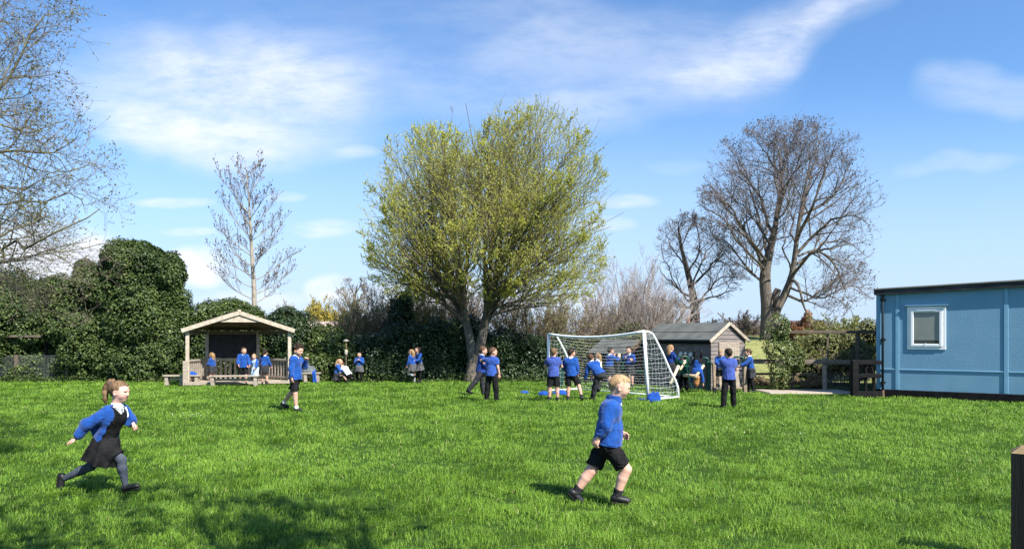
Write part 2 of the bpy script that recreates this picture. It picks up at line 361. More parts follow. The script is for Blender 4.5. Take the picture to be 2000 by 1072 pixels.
# ------------------------------------------------------------------ blue classroom building
def build_blue():
    rz = math.atan2(-.59, .807)
    b = thing('classroom_building', 'pale blue flat-roofed mobile classroom with dark roof edge and white window', 'building', (9.65, 19.6, 0), rz)
    m_blue = M('blue_render', (.138, .280, .398), (.158, .306, .424), rough=.75, scale=1.6, detail=8, bump=.004, bscale=26)
    m_bluel = M('blue_smooth', (.140, .285, .398), (.164, .315, .430), rough=.6, scale=2.3, detail=7, bump=.002, bscale=30)
    m_trim = M('blue_trim', (.150, .315, .445), (.175, .345, .475), rough=.5, scale=5)
    m_fascia = M('black_fascia', (.022, .022, .026), (.055, .054, .060), rough=.85, scale=3, stretch=(1, 1, 5), bump=.004)
    m_white = M('white_upvc', (.74, .76, .78), (.80, .81, .82), rough=.35, scale=3, spec=.5)
    L, D = 8.5, 5.0; zt = lambda t: 2.70 + .029 * t
    w = MB(); w.poly([(0, 0, .72), (L, 0, .72), (L, 0, zt(L)), (0, 0, zt(0)), (0, D, .19), (L, D, .19), (L, D, zt(L)), (0, D, zt(0)), (0, 0, .19), (L, 0, .19)],
        [(0, 1, 2, 3), (5, 4, 7, 6), (4, 8, 0), (4, 0, 3), (4, 3, 7), (9, 5, 2), (9, 2, 1), (5, 6, 2), (3, 2, 6, 7)]); w.build('wall', m_blue, b)
    lp = MB(); lp.box((.0, .004, .19), (L, .05, .718)); lp.build('lower_panel', m_bluel, b)
    rf = MB(); rf.poly([(-.07, -.11, zt(-.1)-.03), (L, -.11, zt(L)-.03), (L, -.11, zt(L)+.13), (-.07, -.11, zt(-.1)+.12), (-.07, D, zt(-.1)-.03), (L, D, zt(L)-.03), (L, D, zt(L)+.13), (-.07, D, zt(-.1)+.12)],
        [(0, 1, 2, 3), (5, 4, 7, 6), (4, 0, 3, 7), (1, 5, 6, 2), (3, 2, 6, 7), (0, 4, 5, 1)]); ro = rf.build('roof', m_fascia, b)
    fx = MB(); fx.poly([(-.06, -.112, zt(0)+.10), (L, -.112, zt(L)+.131), (L, .2, zt(L)+.17), (-.06, .2, zt(0)+.155)], [(0, 1, 2, 3)])
    fx.bar((-.08, -.122, zt(0)+.105), (L, -.122, zt(L)+.12), .022, .035, bev=.006); fx.build('roof_edge', m_felt, ro)
    for t in (.47, 2.83, 5.2, 7.6):
        q = MB(); q.box((t-.045, -.020, .19), (t+.045, .0, zt(t)-.03), bev=.006); q.build('batten', m_trim, b)
    q = MB(); q.box((-.03, -.02, .19), (.07, .03, zt(0)-.03), bev=.005); q.build('corner_trim', m_trim, b)
    for (x0, x1) in ((.072, .423), (.517, 2.783), (2.877, 5.153), (5.247, 7.553)):
        q = MB(); q.box((x0, -.016, .70), (x1, .0, .735), bev=.006); q.build('dado_rail', m_trim, b)
    q = MB(); q.box((-.04, -.03, -.05), (L, .6, .186), bev=.01); q.build('plinth', m_black, b)
    for z in (.05, .115):
        pass
    win = MB(); x0, x1, z0, z1 = .70, 1.57, 1.24, 2.34
    for (a, c) in (((x0, -.021, z0), (x0+.075, .0, z1)), ((x1-.075, -.021, z0), (x1, .0, z1)), ((x0+.075, -.021, z1-.075), (x1-.075, .0, z1)), ((x0+.075, -.021, z0), (x1-.075, .0, z0+.075))): win.box(a, c, bev=.006)
    wo = win.build('window', m_white, b)
    fr = MB(); a0, a1, c0, c1 = x0+.077, x1-.077, z0+.077, z1-.077
    for (a, c) in (((a0, -.045, c0), (a0+.07, -.004, c1)), ((a1-.07, -.045, c0), (a1, -.004, c1)), ((a0+.07, -.045, c1-.07), (a1-.07, -.004, c1)), ((a0+.07, -.045, c0), (a1-.07, -.004, c0+.07))): fr.box(a, c, bev=.01)
    fr.build('sash', m_white, wo)
    hd = MB(); hd.box((a0+.13, -.055, c1-.03), (a1-.13, -.047, c1-.012)); hd.build('vent', m_white, wo)
    m_glass = M('window_glass', (.05, .055, .05), rough=.06, spec=.6)
    m_blind = M('window_blind', (.19, .205, .18), (.23, .245, .215), rough=.3, scale=2, spec=.6)
    q = MB(); q.box((a0+.07, -.016, c0+.07), (a1-.07, -.012, c0+.19)); q.build('pane', m_glass, wo)
    q = MB(); q.box((a0+.07, -.018, c0+.165), (a1-.07, -.014, c1-.07)); q.build('blind', m_blind, wo)
    q = MB(); q.bar((a0+.30, -.05, c0+.045), (a0+.36, -.065, c0+.095), .015, .012); q.build('handle', m_white, wo)
    q = MB(); q.box((x0-.05, -.075, z1+.012), (x1+.05, .0, z1+.035), bev=.004); q.build('drip_sill', m_trim, wo)
    q = MB(); q.tube([(.135, -.06, .17), (.135, -.06, 2.60), (.135, -.02, 2.66)], .030, 10)
    dp = q.build('downpipe', M('dark_downpipe', (.018, .030, .045), rough=.4), b, smooth=True)
    for z in (2.52, 1.48, .36):
        q = MB(); q.box((.085, -.072, z), (.20, -.0, z+.028)); q.tube([(.135, -.06, z-.03), (.135, -.06, z+.055)], .037, 10); q.build('pipe_bracket', m_black, dp)
    q = MB(); q.tube([(.135, -.06, -.03), (.135, -.06, .17)], .042, 10); q.build('pipe_shoe', M('rusty_iron', (.10, .06, .04), (.17, .11, .08), scale=12), dp)
build_blue()

# ------------------------------------------------------------------ black gate, post, rear fence
def build_black_fence():
    f = thing('low_gate', 'low black timber gate fence with two rails and curved brace beside the blue building', 'gate', (8.93, 19.35, 0), 0)
    q = MB(); q.box((-.085, -.075, -.1), (.075, .075, .965), bev=.012); q.build('gate_post', m_black, f)
    q = MB(); q.box((.075, -.03, .845), (.70, .03, .95), bev=.008); q.build('rail', m_black, f)
    q = MB(); q.box((.075, -.03, .50), (.70, .03, .60), bev=.008); q.build('rail', m_black, f)
    q = MB(); q.box((.075, -.04, -.02), (.70, .04, .15), bev=.01); q.build('kickboard', m_black, f)
    q = MB(); q.box((.285, .032, .15), (.345, .09, .97), bev=.006); q.build('upright', m_black, f)
    q = MB(); q.tube([(.40, .05, .84), (.47, .05, .72), (.52, .05, .5), (.53, .05, .3), (.50, .05, .16)], .045, 6); q.build('brace', m_black, f)
    # big dark post close by, cut by the right edge of the photo
    g = np.array([0, 5.1, 0]); x0 = (1974 - CX) * 5.1 / F
    x0 = 975 / F * 5.1; t = thing('timber_post', 'thick dark timber post with pale chamfered sawn top close to the camera', 'post', (x0 + .10 * 1.38, 5.1 + .028, 0), math.radians(-33.5))
    zt = HC - (885 - HY) * 5.1 / F; q = MB(); q.box((-.10, -.10, -.1), (.10, .10, zt)); q.build('post_shaft', M('dark_creosote', (.004, .005, .0045), (.008, .009, .008), rough=.85, scale=4, stretch=(8, 8, .6), bump=.003), t)
    q = MB(); b = .055; q.poly([(-.10, -.10, zt+.001), (.10, -.10, zt+.001), (.10, .10, zt+.001), (-.10, .10, zt+.001), (-.1+b, -.1+b, zt+.045), (.1-b, -.1+b, zt+.045), (.1-b, .1-b, zt+.045), (-.1+b, .1-b, zt+.045)],
        [(0, 1, 5, 4), (1, 2, 6, 5), (2, 3, 7, 6), (3, 0, 4, 7), (4, 5, 6, 7), (3, 2, 1, 0)])
    q.build('post_top', M('sawn_top', (.16, .11, .055), (.26, .19, .10), rough=.85, scale=14, bump=.003), t)
build_black_fence()

def mesh_wire(o, ex, L, H, z0, s, r):
    """welded wire panel from o along ex"""
    q = MB(); ex = np.array(ex, float)
    for i in range(int(L / s) + 1): a = np.array(o) + ex * i * s; q.bar(a + (0, 0, z0), a + (0, 0, z0 + H), r, r)
    for i in range(int(H / s) + 1): a = np.array(o) + np.array((0, 0, z0 + i * s)); q.bar(a, a + ex * L, r, r)
    return q
m_wire = M('grey_wire', (.16, .17, .17), rough=.5, metal=.3)
def build_rear_fence():
    a = P(1462, 655, 22.2); b = P(1722, 655, 21.4); a[2] = b[2] = 0; d = (b - a); L = np.linalg.norm(d); d /= L
    f = thing('rail_fence', 'tall weathered timber rail fence with wire mesh beside the gravel path', 'fence', a, math.atan2(d[1], d[0]))
    q = MB(); q.box((0, -.02, .76), (L, .025, .90), bev=.008); q.build('rail', m_midwood, f)
    q = MB(); q.box((.5, -.03, 1.655), (L, .03, 1.745), bev=.008); q.build('top_rail', m_fencewood, f)
    for x in (1.25, 2.14, 3.05):
        q = MB(); q.box((x-.055, .027, -.1), (x+.055, .13, 1.653 if x > 2.5 else .95), bev=.01); q.build('fence_post', m_oldwood if x == 2.14 else m_fencewood, f)
    q = MB(); q.box((2.2, .03, .9), (2.25, .07, 1.653)); q.build('fence_post', m_fencewood, f)
    q = MB(); q.box((.05, .03, .42), (1.9, .06, .49), bev=.006); q.build('lower_rail', m_fencewood, f)
    mesh_wire((2.2, .02, 0), (1, 0, 0), 1.4, .5, .02, .05, .004).build('wire_mesh', m_wire, f)
build_rear_fence()

def build_left_fence():
    f = thing('mesh_fence', 'grey wire mesh fence with dark posts under the ivy hedge', 'fence', P(-60, 655, 26.15) * (1, 1, 0))
    L = 5.2
    mesh_wire((0, 0, 0), (1, .03, 0), L, .90, .0, .05, .0045).build('wire_mesh', m_wire, f)
    for x in (0, 1.6, 3.4, 5.15):
        q = MB(); q.box((x-.05, .02, -.1), (x+.05, .12, .92), bev=.01); q.build('fence_post', m_fencewood, f)
    q = MB(); q.box((1.40, -.17, 1.53), (2.6, -.12, 1.61), bev=.008); q.build('top_rail', m_fencewood, f)
    for x in (1.46, 2.54):
        q = MB(); q.box((x-.035, -.118, 1.535), (x+.035, .30, 1.60), bev=.008); q.box((x-.035, .25, -.1), (x+.035, .32, 1.53), bev=.008); q.build('rail_post', m_black, f)
build_left_fence()

# ------------------------------------------------------------------ shed and playhouse
def shed(name, label, cat, org, rz, w, L, ze, zr, wall, door=True):
    """gable front along local x (0..w) at y=0, length back along +y"""
    s = thing(name, label, cat, org, rz); q = MB(); bd = .115
    n = int(ze / bd) + 1
    for i in range(n):   # lapped boards on the two sides that can be seen, as one wall
        z0, z1 = i * bd, min((i + 1) * bd, ze); q.poly([(0, .0 - .016, z0), (w, -.016, z0), (w, -.003, z1), (0, -.003, z1)], [(0, 1, 2, 3)])
        q.poly([(-.016, 0, z0), (-.003, 0, z1), (-.003, L, z1), (-.016, L, z0)], [(3, 2, 1, 0)][::1])
        q.poly([(0, -.016, z0), (w, -.016, z0), (w, 0, z0), (0, 0, z0)], [(3, 2, 1, 0)]); q.poly([(-.016, 0, z0), (0, 0, z0), (0, L, z0), (-.016, L, z0)], [(0, 1, 2, 3)])
    k = int((zr - ze) / bd) + 1
    for i in range(k):
        z0, z1 = ze + i * bd, min(ze + (i + 1) * bd, zr); f0, f1 = (z0 - ze) / (zr - ze), (z1 - ze) / (zr - ze)
        q.poly([(w/2*f0, -.016, z0), (w-w/2*f0, -.016, z0), (w-w/2*f1, -.003, z1), (w/2*f1, -.003, z1)], [(0, 1, 2, 3)])
    q.box((0, 0, -.05), (w, L, ze)); q.poly([(0, L, ze), (w, L, ze), (w/2, L, zr), (0, .001, ze), (w, .001, ze), (w/2, .001, zr)], [(1, 0, 2), (3, 4, 5)])
    q.build('wall', wall, s)
    o = .10; sl = (zr - ze) / (w / 2); r = MB()
    for sg in (0, 1):
        xe = -o if sg == 0 else w + o; ez = ze - o * sl
        A = [(xe, -.06, ez+.012), (w/2, -.06, zr+.012), (w/2, L+.08, zr+.012), (xe, L+.08, ez+.012)]
        B = [(x, y, z+.035) for x, y, z in A]; V = A + B
        Q = [(0, 1, 2, 3), (7, 6, 5, 4), (0, 4, 5, 1), (1, 5, 6, 2), (2, 6, 7, 3), (3, 7, 4, 0)]; r.poly(V, Q if sg == 0 else [x[::-1] for x in Q])
    ro = r.build('roof', m_felt, s)
    q = MB(); lap = .55
    for sg in (0, 1):
        x0 = w/2 + (-1 if sg == 0 else 1) * (w/2 + o) * lap; z0 = zr + .055 - (w/2+o) * lap * sl
        q.bar((x0, -.058, z0), (x0, L+.078, z0), .05, .012, up=(-sl if sg == 0 else sl, 0, 1))
    q.build('felt_lap', m_felt, ro)
    for sg in (0, 1):
        q = MB(); xe = -o if sg == 0 else w + o; q.bar((xe, -.082, ze-o*sl-.02), (w/2, -.082, zr+.012), .025, .095, bev=.004); q.build('bargeboard', (m_paletim if sg == 0 else m_oldwood) if door else m_fencewood, s)
    q = MB(); q.box((-o-.0, -.04, ze-o*sl-.085), (-o+.02, L+.05, ze-o*sl-.004)); q.build('eaves_board', m_black, s)
    if door:
        q = MB(); x0 = .30
        for i in range(8): q.box((x0 + i*.105, -.045, .05), (x0 + i*.105 + .10, -.02, 1.40), bev=.004)
        d = q.build('door', m_oldwood, s)
        q = MB(); q.box((x0+.72, -.06, .75), (x0+.80, -.047, .90)); q.build('bolt', m_black, d)
    return s
m_shedwall = m_greywood
shed('garden_shed', 'grey-brown lapboard garden shed with felt roof and gable door', 'shed', (5.81, 21.7, 0), math.atan2(.5, .86), 1.42, 2.95, 1.50, 1.95, m_shedwall)
m_brownslat = M('brown_boards', (.10, .055, .035), (.19, .11, .075), rough=.85, scale=3, stretch=(1, 1, 8), bump=.004)
shed('playhouse', 'small brown timber playhouse with grey felt roof behind the goal', 'playhouse', (3.72, 24.6, 0), math.atan2(.5, .86), 1.2, 1.9, 1.02, 1.42, m_brownslat, door=False)

# ------------------------------------------------------------------ gazebo and benches
def build_gazebo():
    rz = math.radians(18); g = thing('gazebo', 'open-fronted wooden gazebo with pitched roof, rails and dark back panel', 'gazebo', (-10.34, 23.5, 0), rz)
    W = 3.22; bx0, bx1, D = .52, 2.16, 1.5; ze, za, zg = 1.78, 2.36, 2.03
    for (x, y, z1) in ((.06, .0, ze), (W-.06, .0, ze), (bx0, D, ze), (bx1, D, ze)):
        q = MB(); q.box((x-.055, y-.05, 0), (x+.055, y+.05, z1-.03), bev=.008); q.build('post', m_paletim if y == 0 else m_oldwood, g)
    q = MB(); q.box((-.07, -.075, 0), (.085, -.052, .80), bev=.006); q.build('post_casing', m_oldwood, g)
    # deck
    q = MB(); q.poly([(-.02, -.10, .03), (W+.02, -.10, .03), (bx1+.1, D+.12, .03), (bx0-.1, D+.12, .03), (-.02, -.10, .12), (W+.02, -.10, .12), (bx1+.1, D+.12, .12), (bx0-.1, D+.12, .12)],
        [(3, 2, 1, 0), (4, 5, 6, 7), (0, 1, 5, 4), (1, 2, 6, 5), (2, 3, 7, 6), (3, 0, 4, 7)]); q.build('deck', m_oldwood, g)
    # roof: front gable slopes running back to hips
    ov = .16; A = (W/2, -ov, za); R = (W/2-.25, .95, za); EL_, ER = (-.10, -ov, ze), (W+.10, -ov, ze); BL, BR = (bx0-.15, D+.2, ze), (bx1+.15, D+.2, ze)
    V = [A, R, EL_, ER, BL, BR]; V2 = [(x, y, z+.035) for x, y, z in V]; q = MB()
    q.poly(V + V2, [(0, 1, 4, 2), (1, 0, 3, 5), (1, 5, 4), (8, 10, 7, 6), (9, 6, 7, 11), (10, 11, 7), (0, 2, 8, 6), (3, 0, 6, 9), (2, 4, 10, 8), (4, 5, 11, 10), (5, 3, 9, 11)])
    ro = q.build('roof', m_fencewood, g)  # dark wood imitates the shade under the roof
    for (e, s_) in ((EL_, -1), (ER, 1)):
        q = MB(); q.bar((e[0]-s_*.0, -ov-.018, e[2]-.035), (W/2, -ov-.018, za-.035), .032, .13, bev=.006); q.build('fascia', m_paletim, g)
    q = MB(); n = 4   # boarded gable
    for i in range(n):
        z0 = zg + (za-.07-zg) * i / n; z1 = zg + (za-.07-zg) * (i+1) / n - .006
        h0 = (za-.01-z0) / (za-ze) * (W/2+.10) ; h1 = max((za-.01-z1) / (za-ze) * (W/2+.10), .02)
        q.poly([(W/2-h0, -ov+.01, z0), (W/2+h0, -ov+.01, z0), (W/2+h1, -ov+.016, z1), (W/2-h1, -ov+.016, z1), (W/2-h0, -ov+.03, z0), (W/2+h0, -ov+.03, z0), (W/2+h1, -ov+.03, z1), (W/2-h1, -ov+.03, z1)],
               [(0, 1, 2, 3), (7, 6, 5, 4), (0, 4, 5, 1), (3, 2, 6, 7), (0, 3, 7, 4), (1, 5, 6, 2)])
    q.build('gable', m_paletim, g)
    q = MB(); q.box((W/2-.05, -ov-.035, za-.02), (W/2+.05, -ov+.02, za+.07), bev=.01); q.build('finial', m_paletim, g)
    q = MB()
    for (a, b) in (((.06, 0), (bx0, D)), ((bx0, D), (bx1, D)), ((bx1, D), (W-.06, 0))): q.bar((*a, ze-.08), (*b, ze-.08), .05, .12)
    q.bar((W/2-.25, .9, za-.05), (W/2, -.05, za-.05), .05, .1); q.build('ring_beam', m_fencewood, g)  # beam wood darkened to stand in for the shaded interior
    q = MB(); q.box((bx0+.058, D-.01, .84), (bx1-.058, D+.02, ze-.14)); q.build('back_panel', m_darkfelt, g)
    def railing(a, b, n, low=.12):
        a = np.array((*a, 0.)); b = np.array((*b, 0.)); d = nrm(b - a); a = a + d*.058; b = b - d*.058
        q = MB(); q.bar(a + (0, 0, .79), b + (0, 0, .79), .085, .07, bev=.008); q.bar(a + (0, 0, .22), b + (0, 0, .22), .05, .07)
        for i in range(n):
            p = a + (b - a) * (i + .5) / n; q.bar(p + (0, 0, .13), p + (0, 0, .755), .075, .030, up=tuple(np.cross(d, (0, 0, 1))))
        q.build('railing', m_oldwood, g)
    railing((.06, 0), (bx0, D), 9); railing((bx0, D), (bx1, D), 10); railing((bx1, D), (W-.06, 0), 10)
build_gazebo()

def build_bench(loc, rz, L, label, legs=2):
    b = thing('bench', label, 'bench', loc, rz, 'low timber benches round the gazebo'); h = .34
    q = MB(); q.box((-L/2, -.15, h-.05), (L/2, .15, h), bev=.008); q.build('seat', m_oldwood, b)
    for i in range(legs):
        x = -L/2 + .10 + (L - .20) * i / (legs - 1); q = MB(); q.box((x-.05, -.12, 0), (x+.05, .12, h-.051), bev=.006); q.build('leg', m_oldwood, b)
    q = MB(); q.box((-L/2+.15, -.02, .17), (L/2-.15, .02, .24)); q.build('stretcher', m_oldwood, b)
g1 = G(458, 753.5); build_bench(g1, math.radians(8), 1.5, 'longest low bench, across the front of the gazebo')
build_bench(G(356, 752.5), math.radians(6), 1.12, 'low bench with a blue jumper on it by the left gazebo post', 3)
build_bench(G(609, 746.5), math.radians(4), .60, 'short bench with a draped coat, just right of the gazebo')

# bird table in front of the hedge
def build_bird_table():
    g = G(676, 746); t = thing('bird_table', 'small pale bird table against the dark hedge', 'bird table', (g[0], g[1], 0)); s = g[1] / F
    m = M('pale_plastic', (.28, .26, .21), (.38, .35, .29), scale=20)
    q = MB(); q.tube([(0, 0, 0), (0, 0, .92)], .02, 8); q.build('pole', m_fencewood, t)
    q = MB(); q.tube([(0, 0, .92), (0, 0, .95), (0, 0, 1.10), (0, 0, 1.12)], [.03, .055, .055, .03], 12); q.build('feeder', m, t, smooth=True)
    q = MB(); q.tube([(0, 0, 1.12), (0, 0, 1.40)], .03, 8); q.build('seed_tube', M('seed', (.22, .17, .06), (.32, .25, .10), scale=60), t, smooth=True)
    q = MB(); q.tube([(0, 0, 1.40), (0, 0, 1.43), (0, 0, 1.47)], [.10, .10, .02], 12); q.build('roof', m, t)
build_bird_table()
# ------------------------------------------------------------------ branch growing
def grow(S, D, L, n, trop, wig, r, sag=0.0):
    B = len(S); pts = np.zeros((B, n + 1, 3)); pts[:, 0] = S; d = nrm(np.array(D, float)); step = (np.asarray(L, float) / n)[:, None]
    w = nrm(r.normal(size=(B, 3))) * wig
    for i in range(n):
        w = .6 * w + r.normal(size=(B, 3)) * wig * .6
        d = nrm(d + w + np.array([0, 0, 1.]) * (trop / n - sag * (i / n) / n)); pts[:, i + 1] = pts[:, i] + d * step
    return pts
def inside(env, p):
    m = np.zeros(p.shape[:-1], bool)
    for c, rad in env: m |= (((p - np.array(c)) / np.array(rad)) ** 2).sum(-1) < 1
    return m
CLR = np.random.default_rng(1234)
def clip_len(env, S, D, L, lo=.25):
    if env is None: return L
    jit = CLR.uniform(.75, 1.2, len(S)) * np.where(CLR.random(len(S)) < .15, 1.3, 1)
    best = np.full(len(S), lo)
    for f in (.35, .5, .65, .8, .9, 1.0, 1.15):
        ok = inside(env, S + nrm(D) * (L * f)[:, None]); best = np.where(ok, f, best)
    return L * best * np.where(best < 1, jit, 1) * ((best > lo) | (CLR.random(len(S)) < .12))
def keep_(S, D, L, r): k = L > 1e-3; return S[k], D[k], L[k], r[k]
def spawn(pts, R, L, c, t0, t1, ang, jit, ratio, r, taper=.55, up=0.0):
    B, n1, _ = pts.shape; n = n1 - 1; t = t0 + (t1 - t0) * (np.arange(c)[None] + r.random((B, c))) / c
    f = np.minimum(t * n, n - 1e-3); i = f.astype(int); fr = (f - i)[..., None]; b = np.arange(B)[:, None]
    p0, p1 = pts[b, i], pts[b, i + 1]; S = p0 + (p1 - p0) * fr; T = nrm(p1 - p0); Rr = R[b, i] * (1 - fr[..., 0]) + R[b, i + 1] * fr[..., 0]
    a = np.arange(c)[None] * 2.4 + r.uniform(0, 6.28, (B, 1)) + r.normal(0, .4, (B, c))
    ref = np.where(np.abs(T[..., 2:3]) < .9, np.array([0, 0, 1.]), np.array([0, 1., 0])); U = nrm(np.cross(T, ref)); W = np.cross(T, U)
    perp = U * np.cos(a)[..., None] + W * np.sin(a)[..., None]; al = ang + r.normal(0, jit, (B, c))
    D = T * np.cos(al)[..., None] + perp * np.sin(al)[..., None]; D[..., 2] += up
    Lc = L[:, None] * ratio * (1 - taper * (t - t0) / max(t1 - t0, 1e-6)) * r.uniform(.65, 1.25, (B, c))
    return S.reshape(-1, 3), nrm(D.reshape(-1, 3)), Lc.ravel(), Rr.ravel()
def taper_r(r0, n, end=.35): return np.asarray(r0, float)[:, None] * np.linspace(1, end, n + 1)[None]
def tubes(pts, R, k):
    B, n1, _ = pts.shape; T = np.empty_like(pts); T[:, 1:-1] = pts[:, 2:] - pts[:, :-2]; T[:, 0] = pts[:, 1] - pts[:, 0]; T[:, -1] = pts[:, -1] - pts[:, -2]; T = nrm(T)
    ref = np.where(np.abs(T[:, :1, 2:3]) < .9, np.array([0, 0, 1.]), np.array([0, 1., 0])); U = nrm(np.cross(T, np.broadcast_to(ref, T.shape))); W = np.cross(T, U)
    a = 2 * np.pi * np.arange(k) / k; V = pts[:, :, None] + R[:, :, None, None] * (U[:, :, None] * np.cos(a)[None, None, :, None] + W[:, :, None] * np.sin(a)[None, None, :, None])
    base = (np.arange(B)[:, None, None] * n1 + np.arange(n1 - 1)[None, :, None]) * k; j = np.arange(k)[None, None]; j2 = (j + 1) % k
    Q = np.stack([base + j, base + j2, base + k + j2, base + k + j], -1).reshape(-1, 4)
    return V.reshape(-1, 3), Q
class Geo:
    def __init__(s): s.V = []; s.F = {}; s.A = []; s.n = 0
    def add(s, V, Fc, a=None):
        V = np.asarray(V); Fc = np.asarray(Fc); s.V.append(V); s.F.setdefault(Fc.shape[1], []).append(Fc + s.n); s.n += len(V)
        s.A.append(np.zeros(len(V)) if a is None else a); return s
    def build(s, name, mat, parent, smooth=True):
        me = mesh_np(name, np.concatenate(s.V), [np.concatenate(x) for x in s.F.values()], {'rnd': np.concatenate(s.A)}, smooth); return obj(name, me, mat, parent)
def along(pts, c, r, t0=0.1, t1=1.0):
    B, n1, _ = pts.shape; n = n1 - 1; t = r.uniform(t0, t1, (B, c)); f = np.minimum(t * n, n - 1e-3); i = f.astype(int); fr = (f - i)[..., None]; b = np.arange(B)[:, None]
    p0, p1 = pts[b, i], pts[b, i + 1]; return (p0 + (p1 - p0) * fr).reshape(-1, 3), nrm(p1 - p0).reshape(-1, 3)
def leaves(C, T, size, r, spread=1.0, width=.55, droop=0.0, up=0.0):
    """folded diamond leaves starting at C; T rough direction"""
    N = len(C); d = nrm(T + r.normal(size=(N, 3)) * spread + np.array([0, 0, up - droop])); n0 = nrm(r.normal(size=(N, 3)) + np.array([0, 0, .8])); s = nrm(np.cross(d, n0)); n = np.cross(s, d)
    L = (size * r.uniform(.6, 1.35, N))[:, None]; V = np.stack([C, C + d * L * .45 + s * L * width * .5 + n * L * .10, C + d * L, C + d * L * .45 - s * L * width * .5 + n * L * .10], 1)
    return V.reshape(-1, 3), fold_leaf_faces(N)

bark_grey = M('grey_bark', (.11, .088, .064), (.235, .20, .155), rough=.95, scale=7, stretch=(2, 2, .5), bump=.02, bscale=22)
bark_ash = M('ash_bark', (.075, .062, .050), (.165, .14, .115), rough=.95, scale=7, stretch=(2, 2, .5), bump=.02, bscale=22)
bark_dark = M('dark_bark', (.045, .036, .030), (.115, .093, .075), rough=.95, scale=5, stretch=(2, 2, .6), bump=.02, bscale=14)
bark_pale = M('pale_bark', (.20, .17, .13), (.36, .32, .26), rough=.95, scale=6, stretch=(2, 2, .7), bump=.008)
bark_moss = M('mossy_bark', (.085, .075, .045), (.20, .185, .11), rough=.95, scale=6, bump=.01)
twig_brown = M('brown_twig', (.13, .102, .082), (.225, .185, .15), rough=.9, scale=1.3)
twig_pale = M('grey_brown_twig', (.12, .095, .075), (.22, .18, .145), rough=.9, scale=1.3)
twig_purple = M('purple_brown_twig', (.12, .10, .095), (.21, .18, .17), rough=.9, scale=1.1)
twig_tan = M('tan_twig', (.17, .13, .085), (.30, .245, .17), rough=.9, scale=1.2)
twig_rose = M('rosy_twig', (.29, .24, .22), (.43, .37, .34), rough=.9, scale=1.2)
twig_olive = M('olive_twig', (.15, .135, .05), (.26, .235, .10), rough=.9, scale=1.0)

def env_px(lst, Y, dy):
    """crown outline: ellipses given as photo centre and radii, turned into ellipsoids standing at distance Y"""
    s = Y / F; return [(P(px, py, Y + off), (rx * s, dy * k, ry * s)) for (px, py, rx, ry, off, k) in lst]

